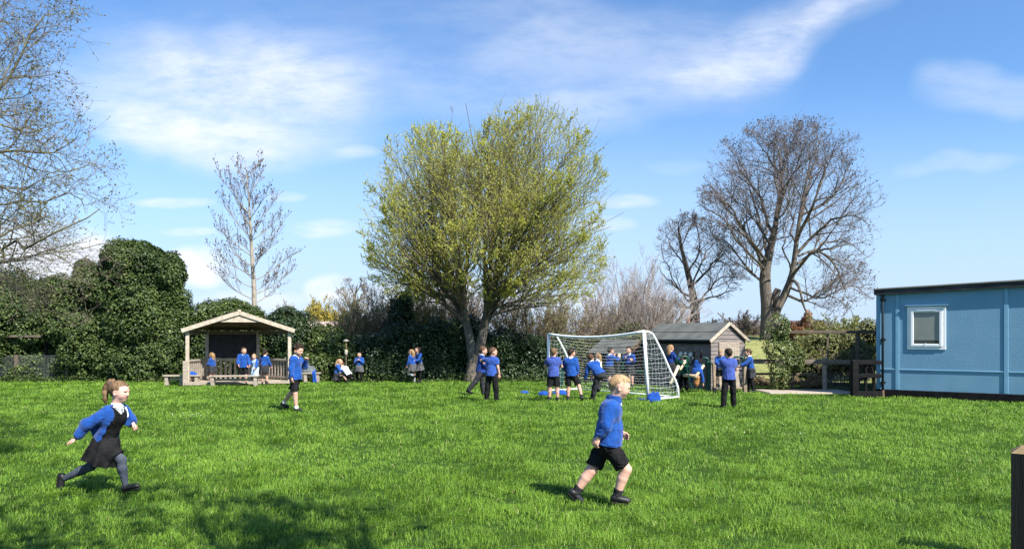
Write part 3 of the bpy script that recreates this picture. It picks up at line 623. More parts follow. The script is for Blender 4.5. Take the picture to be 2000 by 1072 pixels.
# ------------------------------------------------------------------ the field maple in the middle
def build_maple():
    Y = 26.0; r = rng_(5); base = P(925, 655, Y) * (1, 1, 0); t = thing('field_maple', 'large spreading tree in fresh yellow-green leaf in front of the hedge', 'tree', base)
    env = env_px([(1040, 393, 148, 188, 0, 1), (860, 415, 160, 165, 0, 1), (1050, 500, 140, 105, 0, .95), (815, 490, 118, 105, 0, .9), (940, 480, 220, 120, 0, 1), (1105, 385, 85, 120, 0, .7), (765, 400, 68, 110, 0, .7), (775, 512, 72, 62, 0, .9), (1115, 540, 72, 58, 0, .9)], Y, 3.5)
    o = base
    tr = [P(922, 745, Y), P(925, 700, Y), P(932, 655, Y), P(938, 628, Y)]
    g = Geo()
    for ps, rs in (([(920, 747), (922, 725), (924, 700), (920, 672), (914, 645), (908, 615), (900, 580), (892, 545)], (.29, .21, .185, .165, .145, .125, .095, .06)), ([(927, 747), (929, 720), (934, 690), (941, 660), (947, 635), (951, 605), (957, 570), (962, 540)], (.28, .205, .18, .165, .145, .125, .095, .06))):
        q = np.array([P(a, b, Y) for a, b in ps]); g.add(*tubes(q[None] - o, np.array([rs]), 14))
    # main limbs: start on the trunk, fan out and up
    tips = [(905, 655, 730, 520, -1), (915, 640, 745, 430, 1.5), (920, 650, 790, 330, -1.2), (925, 645, 850, 290, .8), (930, 640, 890, 300, -2.4), (935, 630, 950, 240, 2), (938, 630, 1000, 230, -.6), (942, 625, 1050, 230, 1.4),
            (945, 630, 1110, 280, -1.6), (948, 632, 1150, 350, .8), (950, 640, 1170, 430, -1), (952, 640, 1160, 520, 1.2), (955, 648, 1120, 580, -.8), (930, 635, 960, 400, -3.6), (940, 635, 1040, 430, -3.3), (920, 640, 860, 430, -3.2),
            (915, 650, 760, 480, -2.4), (950, 645, 1130, 470, -2.6), (930, 632, 930, 330, 3.4), (940, 632, 1050, 360, 3.3), (920, 640, 830, 420, 3.2), (950, 640, 1120, 500, 2.8), (910, 655, 800, 560, 1.6), (940, 640, 1010, 560, -2.9), (925, 645, 880, 560, -2.6), (908, 640, 720, 505, .6), (908, 645, 765, 545, -1.6), (955, 635, 1160, 550, .3), (955, 640, 1105, 575, -2), (925, 640, 900, 520, -3.9), (945, 640, 985, 500, -3.9), (912, 645, 830, 590, 2.4), (955, 640, 1060, 590, 2.6), (935, 630, 1085, 330, -2.6), (930, 630, 790, 390, 2.2)]
    for k in range(18):
        a = math.radians(-88 + 176 * (k + .5) / 18); tips.append((0, 0, 942 + 215 * math.sin(a), 448 - (215 + 18 * math.sin(a)) * math.cos(a), (-2.2, 1.6, .2, -1.0, 2.4)[k % 5]))
    S = []
    for a, b, c, e, d in tips:
        yy = r.uniform(570, 645) if e < 540 else r.uniform(588, 628); xs = np.interp(yy, [545, 580, 615, 645], [892, 900, 908, 914]) if c < 925 else np.interp(yy, [540, 570, 605, 635], [962, 957, 951, 947]); S.append(P(xs, yy, Y) + (0, np.sign(d) * .05, 0))
    S = np.array(S); E = np.array([P(c, e, Y + d) for a, b, c, e, d in tips])
    Lm = np.linalg.norm(E - S, axis=1) * 1.02; D = nrm(E - S) + np.array([0, 0, .26]); p1 = grow(S, D, Lm, 9, -.46, .045, r)
    R1 = taper_r(r.uniform(.04, .066, len(S)), 9, .16); g.add(*tubes(p1 - o, R1, 7))
    S2, D2, L2, r2 = spawn(p1, R1, Lm, 11, .12, 1, .55, .15, .46, r, .45, .12); L2 = clip_len(env, S2, D2, L2); S2, D2, L2, r2 = keep_(S2, D2, L2, r2)
    p2 = grow(S2, D2, L2, 6, .30, .07, r); R2 = taper_r(np.minimum(r2 * .7, .035), 6, .25); g.add(*tubes(p2 - o, R2, 5)); g.build('trunk', bark_ash, t)
    c = Geo(); S3, D3, L3, r3 = spawn(p2, R2, L2, 7, .15, 1, .6, .2, .55, r, .4, .1); L3 = clip_len(env, S3, D3, L3, .2); S3, D3, L3, r3 = keep_(S3, D3, L3, r3)
    p3 = grow(S3, D3, L3, 4, .25, .09, r); R3 = taper_r(np.minimum(r3 * .7, .012), 4, .35); c.add(*tubes(p3 - o, R3, 3))
    S4, D4, L4, r4 = spawn(p3, R3, L3, 5, .1, 1, .65, .2, .55, r, .4, .15); L4 = np.clip(L4 * r.uniform(.7, 1.5, len(L4)), .12, .8); p4 = grow(S4, D4, L4, 3, .25, .1, r); c.add(*tubes(p4 - o, taper_r(np.full(len(S4), .006), 3, .5), 3))
    c.build('twigs', twig_olive, t)
    C, T = along(p4, 11, r, .1, 1.0); k = inside([(a, np.array(b) * 1.09) for a, b in env], C); C, T = C[k], T[k]
    cl = vnoise(C * .9, 7) * .5 + vnoise(C * 2.3, 8) * .4; kp = r.random(len(C)) < .80 + .35 * cl; C, T = C[kp], T[kp]
    V, Fc = leaves(C - o, T, .043, r, .9, .8, up=.3); q = vnoise(C * .7, 9) * .22 + r.normal(.5, .17, len(C)) + .05
    lf = Geo(); lf.add(V, Fc, np.repeat(np.clip(q, 0, 1), 4)); lf.build('crown', M('maple_leaf', (.34, .375, .055), (.60, .60, .14), rough=.55, attr='rnd', lo=.05, hi=.95, trans=.45, spec=.2, c3=(.475, .49, .085)), t, smooth=False)
    print('maple leaves', len(C))
build_maple()

# ------------------------------------------------------------------ bare trees
def bare_tree(name, label, Y, base_px, trunks, limbs, env_l, dy, seed, bark, twig, n2=10, n3=9, n4=6, wig=.1, up=.1, tropl=.1, buds=0, bud_mat=None, bud=.05, lr=.5, group=None, k4=.006, ang=.75, r1=.09, budt=(.5, 1.0), leafup=0.2):
    r = rng_(seed); o = P(base_px[0], 655, Y) * (1, 1, 0); o[2] = HC - (base_px[1] - HY) * Y / F if len(base_px) > 1 else 0
    t = thing(name, label, 'tree', o, group=group); env = env_px(env_l, Y, dy) if env_l else None; g = Geo()
    for pts, rad in trunks:
        p = np.array([P(*(q if len(q) == 3 else (q[0], q[1], Y))) for q in pts])
        # resample smooth
        m = 4 * len(p); tt = np.linspace(0, len(p) - 1, m); i = np.minimum(tt.astype(int), len(p) - 2); f = (tt - i)[:, None]
        pm = np.vstack([2*p[0]-p[1], p, 2*p[-1]-p[-2]]); a, b, c_, d = pm[i], pm[i+1], pm[i+2], pm[i+3]
        q = .5 * (2*b + (c_-a)*f + (2*a-5*b+4*c_-d)*f*f + (3*b-a-3*c_+d)*f**3); R = np.interp(tt, np.linspace(0, len(p)-1, len(rad)), rad)
        g.add(*tubes(q[None] - o, R[None], 10))
    P1 = []; R1l = []; LL = []
    for L in limbs:
        pts, r0 = L; p = np.array([P(*(q if len(q) == 3 else (q[0], q[1], Y))) for q in pts]); m = 10
        tt = np.linspace(0, len(p) - 1, m + 1); i = np.minimum(tt.astype(int), len(p) - 2); f = (tt - i)[:, None]
        pm = np.vstack([2*p[0]-p[1], p, 2*p[-1]-p[-2]]); a, b, c_, d = pm[i], pm[i+1], pm[i+2], pm[i+3]
        q = .5 * (2*b + (c_-a)*f + (2*a-5*b+4*c_-d)*f*f + (3*b-a-3*c_+d)*f**3); q[1:] += r.normal(0, .012 * np.linalg.norm(q[-1]-q[0]), q[1:].shape)
        P1.append(q); R1l.append(np.linspace(r0, r0 * .16, m + 1)); LL.append(np.linalg.norm(np.diff(q, axis=0), axis=1).sum())
    p1 = np.array(P1); R1 = np.array(R1l); Lm = np.array(LL); g.add(*tubes(p1 - o, R1, 7))
    S2, D2, L2, r2 = spawn(p1, R1, Lm, n2, .15, 1, ang, .2, lr, r, .5, up); L2 = clip_len(env, S2, D2, np.minimum(L2, Lm.max() * .6)); S2, D2, L2, r2 = keep_(S2, D2, L2, r2); p2 = grow(S2, D2, L2, 7, tropl, wig, r)
    R2 = taper_r(np.minimum(r2 * .6, r1 * .5), 7, .25); g.add(*tubes(p2 - o, R2, 5)); g.build('trunk', bark, t)
    c = Geo(); S3, D3, L3, r3 = spawn(p2, R2, L2, n3, .12, 1, .7, .2, .55, r, .45, up); L3 = clip_len(env, S3, D3, L3, .3); S3, D3, L3, r3 = keep_(S3, D3, L3, r3); p3 = grow(S3, D3, L3, 5, tropl, wig * 1.2, r); R3 = taper_r(np.minimum(r3 * .6, .016), 5, .35); c.add(*tubes(p3 - o, R3, 3))
    S4, D4, L4, r4 = spawn(p3, R3, L3, n4, .1, 1, .7, .25, .6, r, .4, up); p4 = grow(S4, D4, np.clip(L4, .1, 1.3), 4, tropl, wig * 1.3, r); c.add(*tubes(p4 - o, taper_r(np.full(len(S4), k4), 4, .6), 3))
    c.build('crown', twig, t)
    if buds:
        C, T = along(p4, buds, r, *budt); kp = .35 * vnoise(C * .8, 3) + r.random(len(C)) > .35; C, T = C[kp], T[kp]
        V, Fc = leaves(C - o, T, bud, r, .7, .6, up=leafup); lf = Geo(); lf.add(V, Fc, np.repeat(np.clip(r.normal(.5, .25, len(C)), 0, 1), 4)); lf.build('buds', bud_mat, t, smooth=False)
    return t
bud_dark = M('dark_buds', (.06, .045, .045), (.15, .115, .11), rough=.8, attr='rnd', lo=0, hi=1)
bud_green = M('green_buds', (.10, .105, .04), (.25, .25, .11), rough=.7, attr='rnd', lo=0, hi=1, trans=.3)
bud_brown = M('brown_catkins', (.085, .058, .04), (.20, .14, .09), rough=.8, attr='rnd', lo=0, hi=1)

def build_ash():
    Y = 38.0; a, b, z = 36, 38, 40
    tr = [([(1498, 665), (1498, 600), (1494, 545), (1500, 505), (1512, 455), (1520, 400), (1530, 330)], [.38, .31, .29, .23, .16, .11, .05]),
          ([(1506, 660), (1516, 610), (1535, 570), (1548, 530), (1556, 470), (1566, 400), (1580, 330)], [.27, .21, .20, .155, .115, .08, .045]),
          ([(1518, 600), (1514, 580), (1520, 565)], [.2, .2, .18])]
    lim = [([(1496, 520), (1470, 480), (1440, 430), (1425, 400, a), (1400, 395, a)], .16), ([(1497, 510), (1465, 470, a), (1430, 440, a), (1380, 440, a)], .10), ([(1500, 500), (1490, 450, z), (1470, 390, z), (1460, 330, z)], .13), ([(1510, 455), (1490, 400), (1460, 340), (1430, 290)], .13),
           ([(1516, 430), (1530, 370, a), (1520, 300, a), (1500, 250, a)], .12), ([(1522, 390), (1510, 320, z), (1515, 250, z), (1525, 228, z)], .10), ([(1530, 340), (1540, 290), (1560, 240)], .07), ([(1528, 360), (1500, 300, a), (1475, 260, a)], .08),
           ([(1556, 470), (1590, 400, a), (1610, 330, a), (1630, 280, a)], .13), ([(1560, 440), (1580, 360, z), (1590, 300, z), (1600, 255, z)], .11), ([(1566, 420), (1620, 390), (1650, 340), (1660, 320)], .10), ([(1552, 500), (1600, 450), (1650, 420, a), (1700, 440, a)], .13),
           ([(1550, 520), (1600, 490, z), (1650, 480, z), (1690, 470, z)], .12), ([(1546, 540), (1590, 490, a), (1625, 510, a), (1650, 560, a), (1640, 600, a)], .12), ([(1540, 560), (1600, 580, a), (1650, 560, a), (1685, 560, a)], .09), ([(1535, 575), (1570, 590), (1600, 570), (1640, 545), (1680, 520)], .11),
           ([(1545, 545), (1560, 560, a), (1575, 610, a), (1600, 630, a)], .13), ([(1496, 540), (1480, 520, a), (1450, 500, a), (1430, 520, a)], .07), ([(1494, 550), (1460, 530, z), (1420, 500, z), (1390, 470, z)], .08), ([(1580, 350), (1600, 280), (1590, 240)], .06), ([(1520, 400), (1550, 340, a), (1570, 280, a), (1575, 240, a)], .09)]
    lim += [([(1556, 480), (1545, 430, z), (1550, 370, z), (1545, 300, z)], .09), ([(1515, 440), (1540, 400, a), (1545, 350, a), (1555, 290, a)], .08), ([(1545, 530), (1530, 480, a), (1540, 430, a), (1535, 390, a)], .07), ([(1494, 560), (1455, 520), (1420, 470), (1370, 465)], .10), ([(1505, 480), (1450, 400, z), (1395, 360, z)], .09), ([(1560, 500), (1640, 470, z), (1695, 500, z)], .09), ([(1497, 530), (1450, 480, a), (1400, 420, a), (1355, 400, a)], .10)]
    env = [(1530, 388, 150, 150, 0, 1), (1415, 410, 78, 62, 0, .8), (1450, 400, 105, 80, 0, .8), (1600, 440, 100, 130, 0, .9), (1615, 560, 65, 70, 0, .7), (1560, 318, 95, 78, 0, .8), (1480, 320, 90, 75, 0, .8)]
    lim = [([(q[0], q[1] if q[1] > 310 else 310 - (310 - q[1]) * .78, *q[2:]) for q in a_], b_ * .72) for a_, b_ in lim]; bare_tree('ash_tree', 'tallest bare grey tree with a split trunk and dark bud clusters', Y, (1500, 665), tr, lim, env, 5.5, 21, bark_ash, twig_purple, 11, 8, 6, .13, .10, .15, 1, bud_dark, .085, .42, k4=.0062, r1=.16)
build_ash()
def build_mid_bare():
    Y = 42.0; a, z = 40, 44
    tr = [([(1357, 640), (1357, 605), (1352, 570), (1340, 520), (1330, 480), (1325, 445)], [.30, .26, .20, .14, .09, .05])]
    lim = [([(1352, 580), (1320, 560, a), (1300, 540, a), (1285, 520, a)], .09), ([(1350, 560), (1380, 530, a), (1400, 510, a), (1430, 520, a)], .10), ([(1355, 600), (1335, 600), (1310, 590), (1295, 590)], .10), ([(1360, 590), (1395, 580, z), (1420, 570, z), (1440, 565, z)], .09), ([(1340, 520), (1310, 480, z), (1300, 455, z)], .07),
           ([(1345, 530), (1365, 490, a), (1360, 440, a), (1345, 425, a)], .08), ([(1350, 560), (1375, 500, z), (1400, 470, z), (1410, 480, z)], .08), ([(1332, 480), (1350, 440), (1370, 430)], .05), ([(1357, 600), (1330, 570, a), (1300, 510, a), (1290, 480, a)], .07), ([(1358, 600), (1390, 560), (1415, 540), (1445, 545)], .08), ([(1340, 510), (1325, 450, a), (1330, 425, a)], .06)]
    env = [(1345, 500, 62, 85, 0, 1), (1330, 560, 55, 60, 0, .8), (1400, 530, 60, 75, 0, .9), (1330, 455, 48, 42, 0, .8)]
    lim = [(a_, b_ * .75) for a_, b_ in lim]; bare_tree('hawthorn_tree', 'middling bare dark tree between the rosy thicket and the tallest tree', Y, (1357, 650), tr, lim, env, 3.8, 22, bark_dark, twig_purple, 9, 9, 6, .12, .05, .05, 0, None, .09, .5, k4=.009, r1=.1)
build_mid_bare()
def build_slim():
    Y = 30.0; r = rng_(31); o = P(496, 655, Y) * (1, 1, 0); t = thing('alder_tree', 'slim upright bare tree with pale stem behind the gazebo', 'tree', o); g = Geo()
    tp = np.array([P(*q, Y) for q in ((496, 745), (497, 640), (496, 560), (492, 500), (489, 440), (486, 390), (481, 340), (480, 312))]); 
    g.add(*tubes(tp[None] - o, np.array([[.14, .11, .09, .07, .05, .032, .018, .008]]), 9))
    zs = [(592, 1.9, .32), (585, -2.1, .30), (575, 1.7, .30), (562, -1.75, .30), (548, 1.75, .35), (540, -1.85, .4), (528, 1.3, .45), (520, -2.0, .4), (510, 1.35, .5), (500, -1.4, .55), (490, 1.2, .55), (480, -1.4, .6), (470, .95, .7), (462, -1.3, .7), (450, .85, .9), (440, -.95, .9), (428, .7, 1), (418, -.85, 1), (405, .6, 1.2), (395, -.6, 1.2), (380, .45, 1.3), (368, -.5, 1.4), (352, .35, 1.6), (570, .9, .4), (545, -.8, .5), (515, .6, .6), (495, -.6, .7), (470, .5, .8), (445, -.4, 1), (420, .3, 1.2)]
    S = []; D = []; L = []
    for py, w, upk in zs:
        x = np.interp(-py, -np.array([745, 640, 560, 500, 440, 390, 340, 312]), [496, 497, 496, 492, 489, 486, 481, 480]); S.append(P(x, py, Y)); a = r.uniform(-1.1, 1.1)
        k_ = 1.0 if py > 520 else 1.0 + (520 - py) / 95.; D.append((np.sign(w) * math.cos(a), math.sin(a), upk * (.85 if py < 500 else .9))); L.append(min(abs(w) * 1.12 * k_, 2.0 if py > 400 else 1.25))
    S, D, L = np.array(S), np.array(D), np.array(L) * 1.0; p1 = grow(S, D, L, 8, .75, .06, r); R1 = taper_r(.008 + .007 * L, 8, .25); g.add(*tubes(p1 - o, R1, 6)); g.build('trunk', bark_pale, t)
    c = Geo(); S2, D2, L2, r2 = spawn(p1, R1, L, 8, .2, 1, .6, .2, .45, r, .4, .35); p2 = grow(S2, D2, L2, 5, .5, .09, r); R2 = taper_r(np.minimum(r2 * .7, .015), 5, .4); c.add(*tubes(p2 - o, R2, 4))
    S3, D3, L3, r3 = spawn(p2, R2, L2, 6, .2, 1, .6, .2, .5, r, .4, .3); p3 = grow(S3, D3, L3, 3, .4, .1, r); c.add(*tubes(p3 - o, taper_r(np.full(len(S3), .0052), 3, .6), 3)); c.build('crown', twig_pale, t)
    C, T = along(p3, 3, r, .5, 1); kp = r.random(len(C)) < .45; V, Fc = leaves(C[kp] - o, T[kp], .08, r, .5, .55, up=.3); lf = Geo(); lf.add(V, Fc, np.repeat(r.random(kp.sum()), 4)); lf.build('buds', bud_dark, t, smooth=False)
build_slim()
def build_overhang():
    Y = 9.0; a, z = 8.1, 9.9
    tr = [([(-330, 925), (-320, 650), (-300, 450), (-290, 250), (-270, 0), (-250, -200)], [.27, .24, .20, .165, .11, .06])]
    lim = [([(-300, 440), (-150, 380), (0, 300), (90, 292), (160, 300), (205, 290)], .075), ([(-290, 330), (-150, 270, a), (0, 238, a), (100, 255, a), (170, 240, a)], .06), ([(-290, 300), (-150, 240), (0, 190), (70, 150), (120, 70), (150, 20)], .075), ([(-280, 200), (-120, 130, z), (0, 90, z), (50, 40, z), (90, -40, z)], .06),
           ([(-310, 520), (-150, 540), (0, 528), (50, 508), (62, 470), (120, 490, a), (190, 440, a), (235, 405, a)], .075), ([(-310, 560), (-120, 500, a), (0, 465, a), (60, 460, a), (110, 440, a), (160, 420, a)], .06), ([(-300, 430), (-140, 430, z), (0, 400, z), (100, 400, z), (190, 380, z), (225, 410, z)], .06), ([(-280, 100), (-120, 60), (0, 20), (80, -30), (140, -60)], .06),
           ([(-300, 480), (-150, 480, z), (0, 430, z), (70, 430, z), (150, 470, z), (180, 510, z)], .05), ([(-290, 380), (-150, 350, a), (0, 350, a), (90, 370, a), (170, 350, a)], .05), ([(-285, 240), (-150, 200, z), (0, 200, z), (80, 190, z), (140, 170, z)], .05), ([(62, 475), (40, 520), (80, 560), (120, 590)], .03), ([(-310, 540), (-100, 560, z), (0, 545, z), (80, 560, z), (130, 610, z), (160, 640, z)], .045), ([(-280, 60), (-140, -40, a), (-20, -60, a), (60, -100, a)], .05),
           ([(-285, 200), (-350, 150), (-430, 100)], .06), ([(-300, 400), (-380, 350), (-480, 330)], .06), ([(-290, 300), (-240, 230, 8.2), (-120, 120, 7.4), (-30, 60, 7.0)], .06)]
    env = [(-60, 100, 230, 260, 0, 1), (40, 330, 185, 140, 0, 1), (20, 470, 200, 110, 0, 1), (-300, 250, 260, 350, 0, 1), (30, 100, 130, 120, 0, .9), (100, 560, 80, 90, 0, .7)]
    lim = [([(q[0] - 52, *q[1:]) for q in a_], b_ * .40) for a_, b_ in lim]; bare_tree('sycamore_tree', 'big tree with mossy bare limbs reaching in from the left edge', Y, (-330, 913), tr, lim, env, 2.0, 23, bark_moss, twig_pale, 12, 8, 5, .15, .02, .06, 3, bud_green, .028, .36, k4=.0018, r1=.027, ang=.8)
build_overhang()
def build_small_bare():
    Y = 34.0
    bare_tree('apple_tree', 'small bare twiggy tree rising above the hedge in a gap of sky', Y, (690, 700), [([(690, 700), (692, 630), (690, 600), (694, 575), (698, 556)], [.12, .09, .07, .05, .02])],
        [([(690, 610), (678, 590), (668, 572), (660, 568)], .04), ([(691, 600), (705, 580), (714, 565)], .04), ([(690, 620), (670, 605), (660, 600)], .04), ([(692, 620), (710, 608), (722, 600)], .035), ([(693, 580), (684, 560), (680, 548)], .03), ([(694, 575), (704, 556), (706, 545)], .03), ([(690, 590), (715, 580), (725, 575)], .03)],
        [(690, 580, 36, 40, 0, 1)], 1.0, 24, bark_dark, twig_brown, 7, 5, 3, .15, .05, .05, k4=.008)
build_small_bare()

# ------------------------------------------------------------------ shrubs and thickets
def shrub(name, label, cat, px, Y, w, h, seed, bark, twig, stems=26, leaf=None, nleaf=0, lsize=.06, zb=0.0, group=None, fan=.8, k=.008, n2=9, n3=7, n4=0, tropl=.35):
    """many stems fanning out of the ground, w wide and h high"""
    r = rng_(seed); o = P(px, 655, Y); o[2] = zb; t = thing(name, label, cat, o, group=group); g = Geo()
    a = r.uniform(0, 6.28, stems); rr = np.sqrt(r.random(stems)); S = np.stack([np.cos(a) * rr * w * .25, np.sin(a) * rr * w * .2, a * 0], 1)
    D = np.stack([np.cos(a) * rr * fan * w / h, np.sin(a) * rr * fan * w / h, np.ones(stems)], 1); L = h * r.uniform(.6, 1.0, stems) * (1.05 - .22 * rr); p1 = grow(S, D, L, 8, .15, .07, r)
    R1 = taper_r(r.uniform(.012, .03, stems) * h / 3, 8, .3); g.add(*tubes(p1, R1, 5)); g.build('stems', bark, t); c = Geo()
    S2, D2, L2, r2 = spawn(p1, R1, L, n2, .2, 1, .6, .2, .42, r, .5, .2); p2 = grow(S2, D2, L2, 5, tropl, .1, r); R2 = taper_r(np.minimum(r2 * .7, .014), 5, .4); c.add(*tubes(p2, R2, 3))
    S3, D3, L3, r3 = spawn(p2, R2, L2, n3, .15, 1, .65, .2, .55, r, .45, .2); p3 = grow(S3, D3, L3, 3, tropl, .12, r); c.add(*tubes(p3, taper_r(np.full(len(S3), k), 3, .6), 3))
    pl = p3
    if n4:
        S4, D4, L4, r4 = spawn(p3, taper_r(np.full(len(S3), k), 3, .6), L3, n4, .15, 1, .65, .2, .6, r, .45, .2); pl = grow(S4, D4, L4, 2, tropl, .12, r); c.add(*tubes(pl, taper_r(np.full(len(S4), k * .8), 2, .7), 3))
    c.build('twigs', twig, t)
    if nleaf:
        C, T = along(pl, nleaf, r, .2, 1); V, Fc = leaves(C, T, lsize, r, .9, .7); lf = Geo(); lf.add(V, Fc, np.repeat(np.clip(r.normal(.5, .22, len(C)), 0, 1), 4)); lf.build('leaves', leaf, t, smooth=False)
    return t
leaf_yg = M('young_leaf', (.10, .13, .03), (.30, .30, .09), rough=.6, attr='rnd', lo=0, hi=1, trans=.3)
leaf_tan = M('tan_buds', (.20, .15, .08), (.36, .29, .17), rough=.8, attr='rnd', lo=0, hi=1, trans=.2)
leaf_will = M('willow_yellow', (.30, .24, .03), (.52, .42, .07), rough=.7, attr='rnd', lo=0, hi=1, trans=.3)
leaf_red = M('bramble_red', (.22, .09, .05), (.36, .18, .10), rough=.8, attr='rnd', lo=0, hi=1, trans=.2)
shrub('thicket', 'big rosy-grey twiggy thicket to the right of the leafy tree', 'shrub', 1225, 36, 3.6, 5.0, 41, bark_dark, twig_rose, 44, fan=.95, k=.0065, n2=11, n3=8, n4=4)
shrub('thicket', 'brown twiggy shrub over the left half of the crossbar', 'shrub', 1128, 31, 2.6, 3.2, 42, bark_dark, twig_brown, 34, leaf_tan, 1, .06, k=.008, n2=10, n3=8, n4=2)
shrub('thicket', 'tan bare shrub immediately right of the leafy tree trunk', 'shrub', 1030, 30, 2.8, 3.6, 43, bark_pale, twig_tan, 36, leaf_yg, 1, .06, k=.007, n2=10, n3=8, n4=2)
shrub('thicket', 'pale tan shrub above the hedge left of the leafy tree trunk', 'shrub', 862, 32, 3.0, 4.4, 44, bark_pale, twig_tan, 40, leaf_tan, 1, .05, k=.0075, n2=10, n3=8, n4=2)
shrub('thicket', 'tan and olive shrub between the small bare tree and the ivy column', 'shrub', 745, 32, 2.6, 3.9, 45, bark_pale, twig_tan, 36, leaf_yg, 1, .06, k=.0075, n2=10, n3=8, n4=2)
shrub('thicket', 'low straw-coloured shrub between the yellow willow and the small bare tree', 'shrub', 690, 31, 2.4, 2.9, 46, bark_pale, twig_tan, 30, leaf_yg, 2, .06, k=.007, n2=9, n3=7, n4=2)
shrub('thicket', 'yellow-green shrub peeping behind the leafy tree trunk on its left', 'shrub', 815, 30.5, 2.0, 3.3, 47, bark_pale, twig_olive, 28, leaf_yg, 3, .07, k=.007, n2=9, n3=7, n4=1)
shrub('willow', 'bright yellow dome of a distant willow above the hedge', 'shrub', 627, 52, 2.2, 3.9, 48, bark_pale, twig_olive, 40, leaf_will, 5, .11, k=.012, n2=11, n3=8, n4=0)
shrub('thicket', 'straw-yellow shrub peeping over the right end of the gazebo hedge', 'shrub', 540, 46, 3.0, 3.6, 49, bark_pale, twig_tan, 34, leaf_tan, 2, .09, k=.012, n2=10, n3=7)
shrub('thicket', 'brown thicket above the shed roof by the foot of the middling tree', 'shrub', 1270, 40, 3.0, 3.0, 50, bark_dark, twig_brown, 34, k=.011, n2=10, n3=8, n4=2)
shrub('thicket', 'dark brown hedgerow clump between shed gable and tallest trunk', 'shrub', 1445, 43, 3.6, 1.65, 51, bark_dark, twig_brown, 44, zb=1.5, k=.012, n2=10, n3=8, n4=2, fan=1.2)
shrub('thicket', 'dark low clump directly left of the tallest trunk', 'shrub', 1385, 45, 3.4, 1.25, 52, bark_dark, twig_purple, 34, zb=1.5, k=.012, n2=10, n3=8, n4=1, fan=1.2)
shrub('bramble', 'rust-red bramble mound right of the tallest trunk', 'shrub', 1565, 37, 1.7, 1.25, 53, bark_dark, M('rust_twig', (.20, .10, .06), (.33, .18, .11), scale=1), 34, leaf_red, 3, .08, zb=1.35, k=.010, n2=10, n3=8, n4=0, fan=1.2)
shrub('shrub', 'olive twiggy bush above the top rail midway along the fence', 'shrub', 1630, 29, 2.0, 2.2, 54, bark_pale, twig_olive, 34, leaf_yg, 3, .07, zb=.25, k=.007, n2=10, n3=8, n4=1)
shrub('shrub', 'green and straw bush touching the blue building behind the fence', 'shrub', 1690, 26, 1.7, 2.05, 55, bark_pale, twig_olive, 32, leaf_yg, 4, .07, zb=.1, k=.006, n2=10, n3=8, n4=1)
shrub('shrub', 'sprawling olive bush behind the mid rail of the fence', 'shrub', 1590, 25, 1.9, 1.5, 56, bark_pale, twig_olive, 30, leaf_yg, 4, .065, zb=.05, k=.006, n2=9, n3=7, n4=1)
shrub('shrub', 'dark tangle of stems low behind the fence post', 'shrub', 1650, 23.5, 1.5, 1.35, 57, bark_dark, twig_brown, 30, leaf_yg, 2, .06, k=.006, n2=9, n3=7, n4=1)
shrub('brushwood', 'brown heap of cut twigs under the fence by the path', 'brushwood', 1500, 23.0, 1.7, .55, 58, bark_dark, M('dead_twig', (.16, .10, .065), (.28, .19, .13), scale=2), 40, leaf_tan, 2, .05, k=.006, n2=9, n3=6, fan=1.5)
shrub('brushwood', 'second heap of brown dead stems beside the pale fence post', 'brushwood', 1582, 22.6, .95, .5, 59, bark_dark, M('dead_stem', (.18, .12, .08), (.30, .22, .15), scale=2), 36, leaf_tan, 2, .05, k=.006, n2=8, n3=6, fan=1.5)

# ------------------------------------------------------------------ ivy and evergreen hedges
ivy_a = M('ivy_leaf', (.014, .030, .007), (.125, .160, .044), rough=.5, spec=.3, attr='rnd', lo=0, hi=1, trans=.12, c3=(.052, .085, .018))
ivy_b = M('laurel_leaf', (.010, .026, .009), (.070, .105, .032), rough=.42, spec=.4, attr='rnd', lo=0, hi=1, trans=.1, c3=(.026, .052, .016))
ivy_y = M('light_ivy_leaf', (.040, .066, .012), (.17, .21, .055), rough=.42, spec=.4, attr='rnd', lo=0, hi=1, trans=.15, c3=(.085, .12, .028))
m_core = M('hedge_shade_core_stems', (.006, .010, .004), (.016, .020, .008), rough=1, scale=6, spec=0)  # near-black colour imitates the shade deep inside the leaves; also used on stems
def sphere_pts(n, r): return nrm(r.normal(size=(n, 3)))
def ico(sub=3):
    import bmesh
    bm = bmesh.new(); bmesh.ops.create_icosphere(bm, subdivisions=sub, radius=1); V = np.array([v.co[:] for v in bm.verts]); Fc = np.array([[v.index for v in f.verts] for f in bm.faces]); bm.free(); return V, Fc
ICO = ico(3)
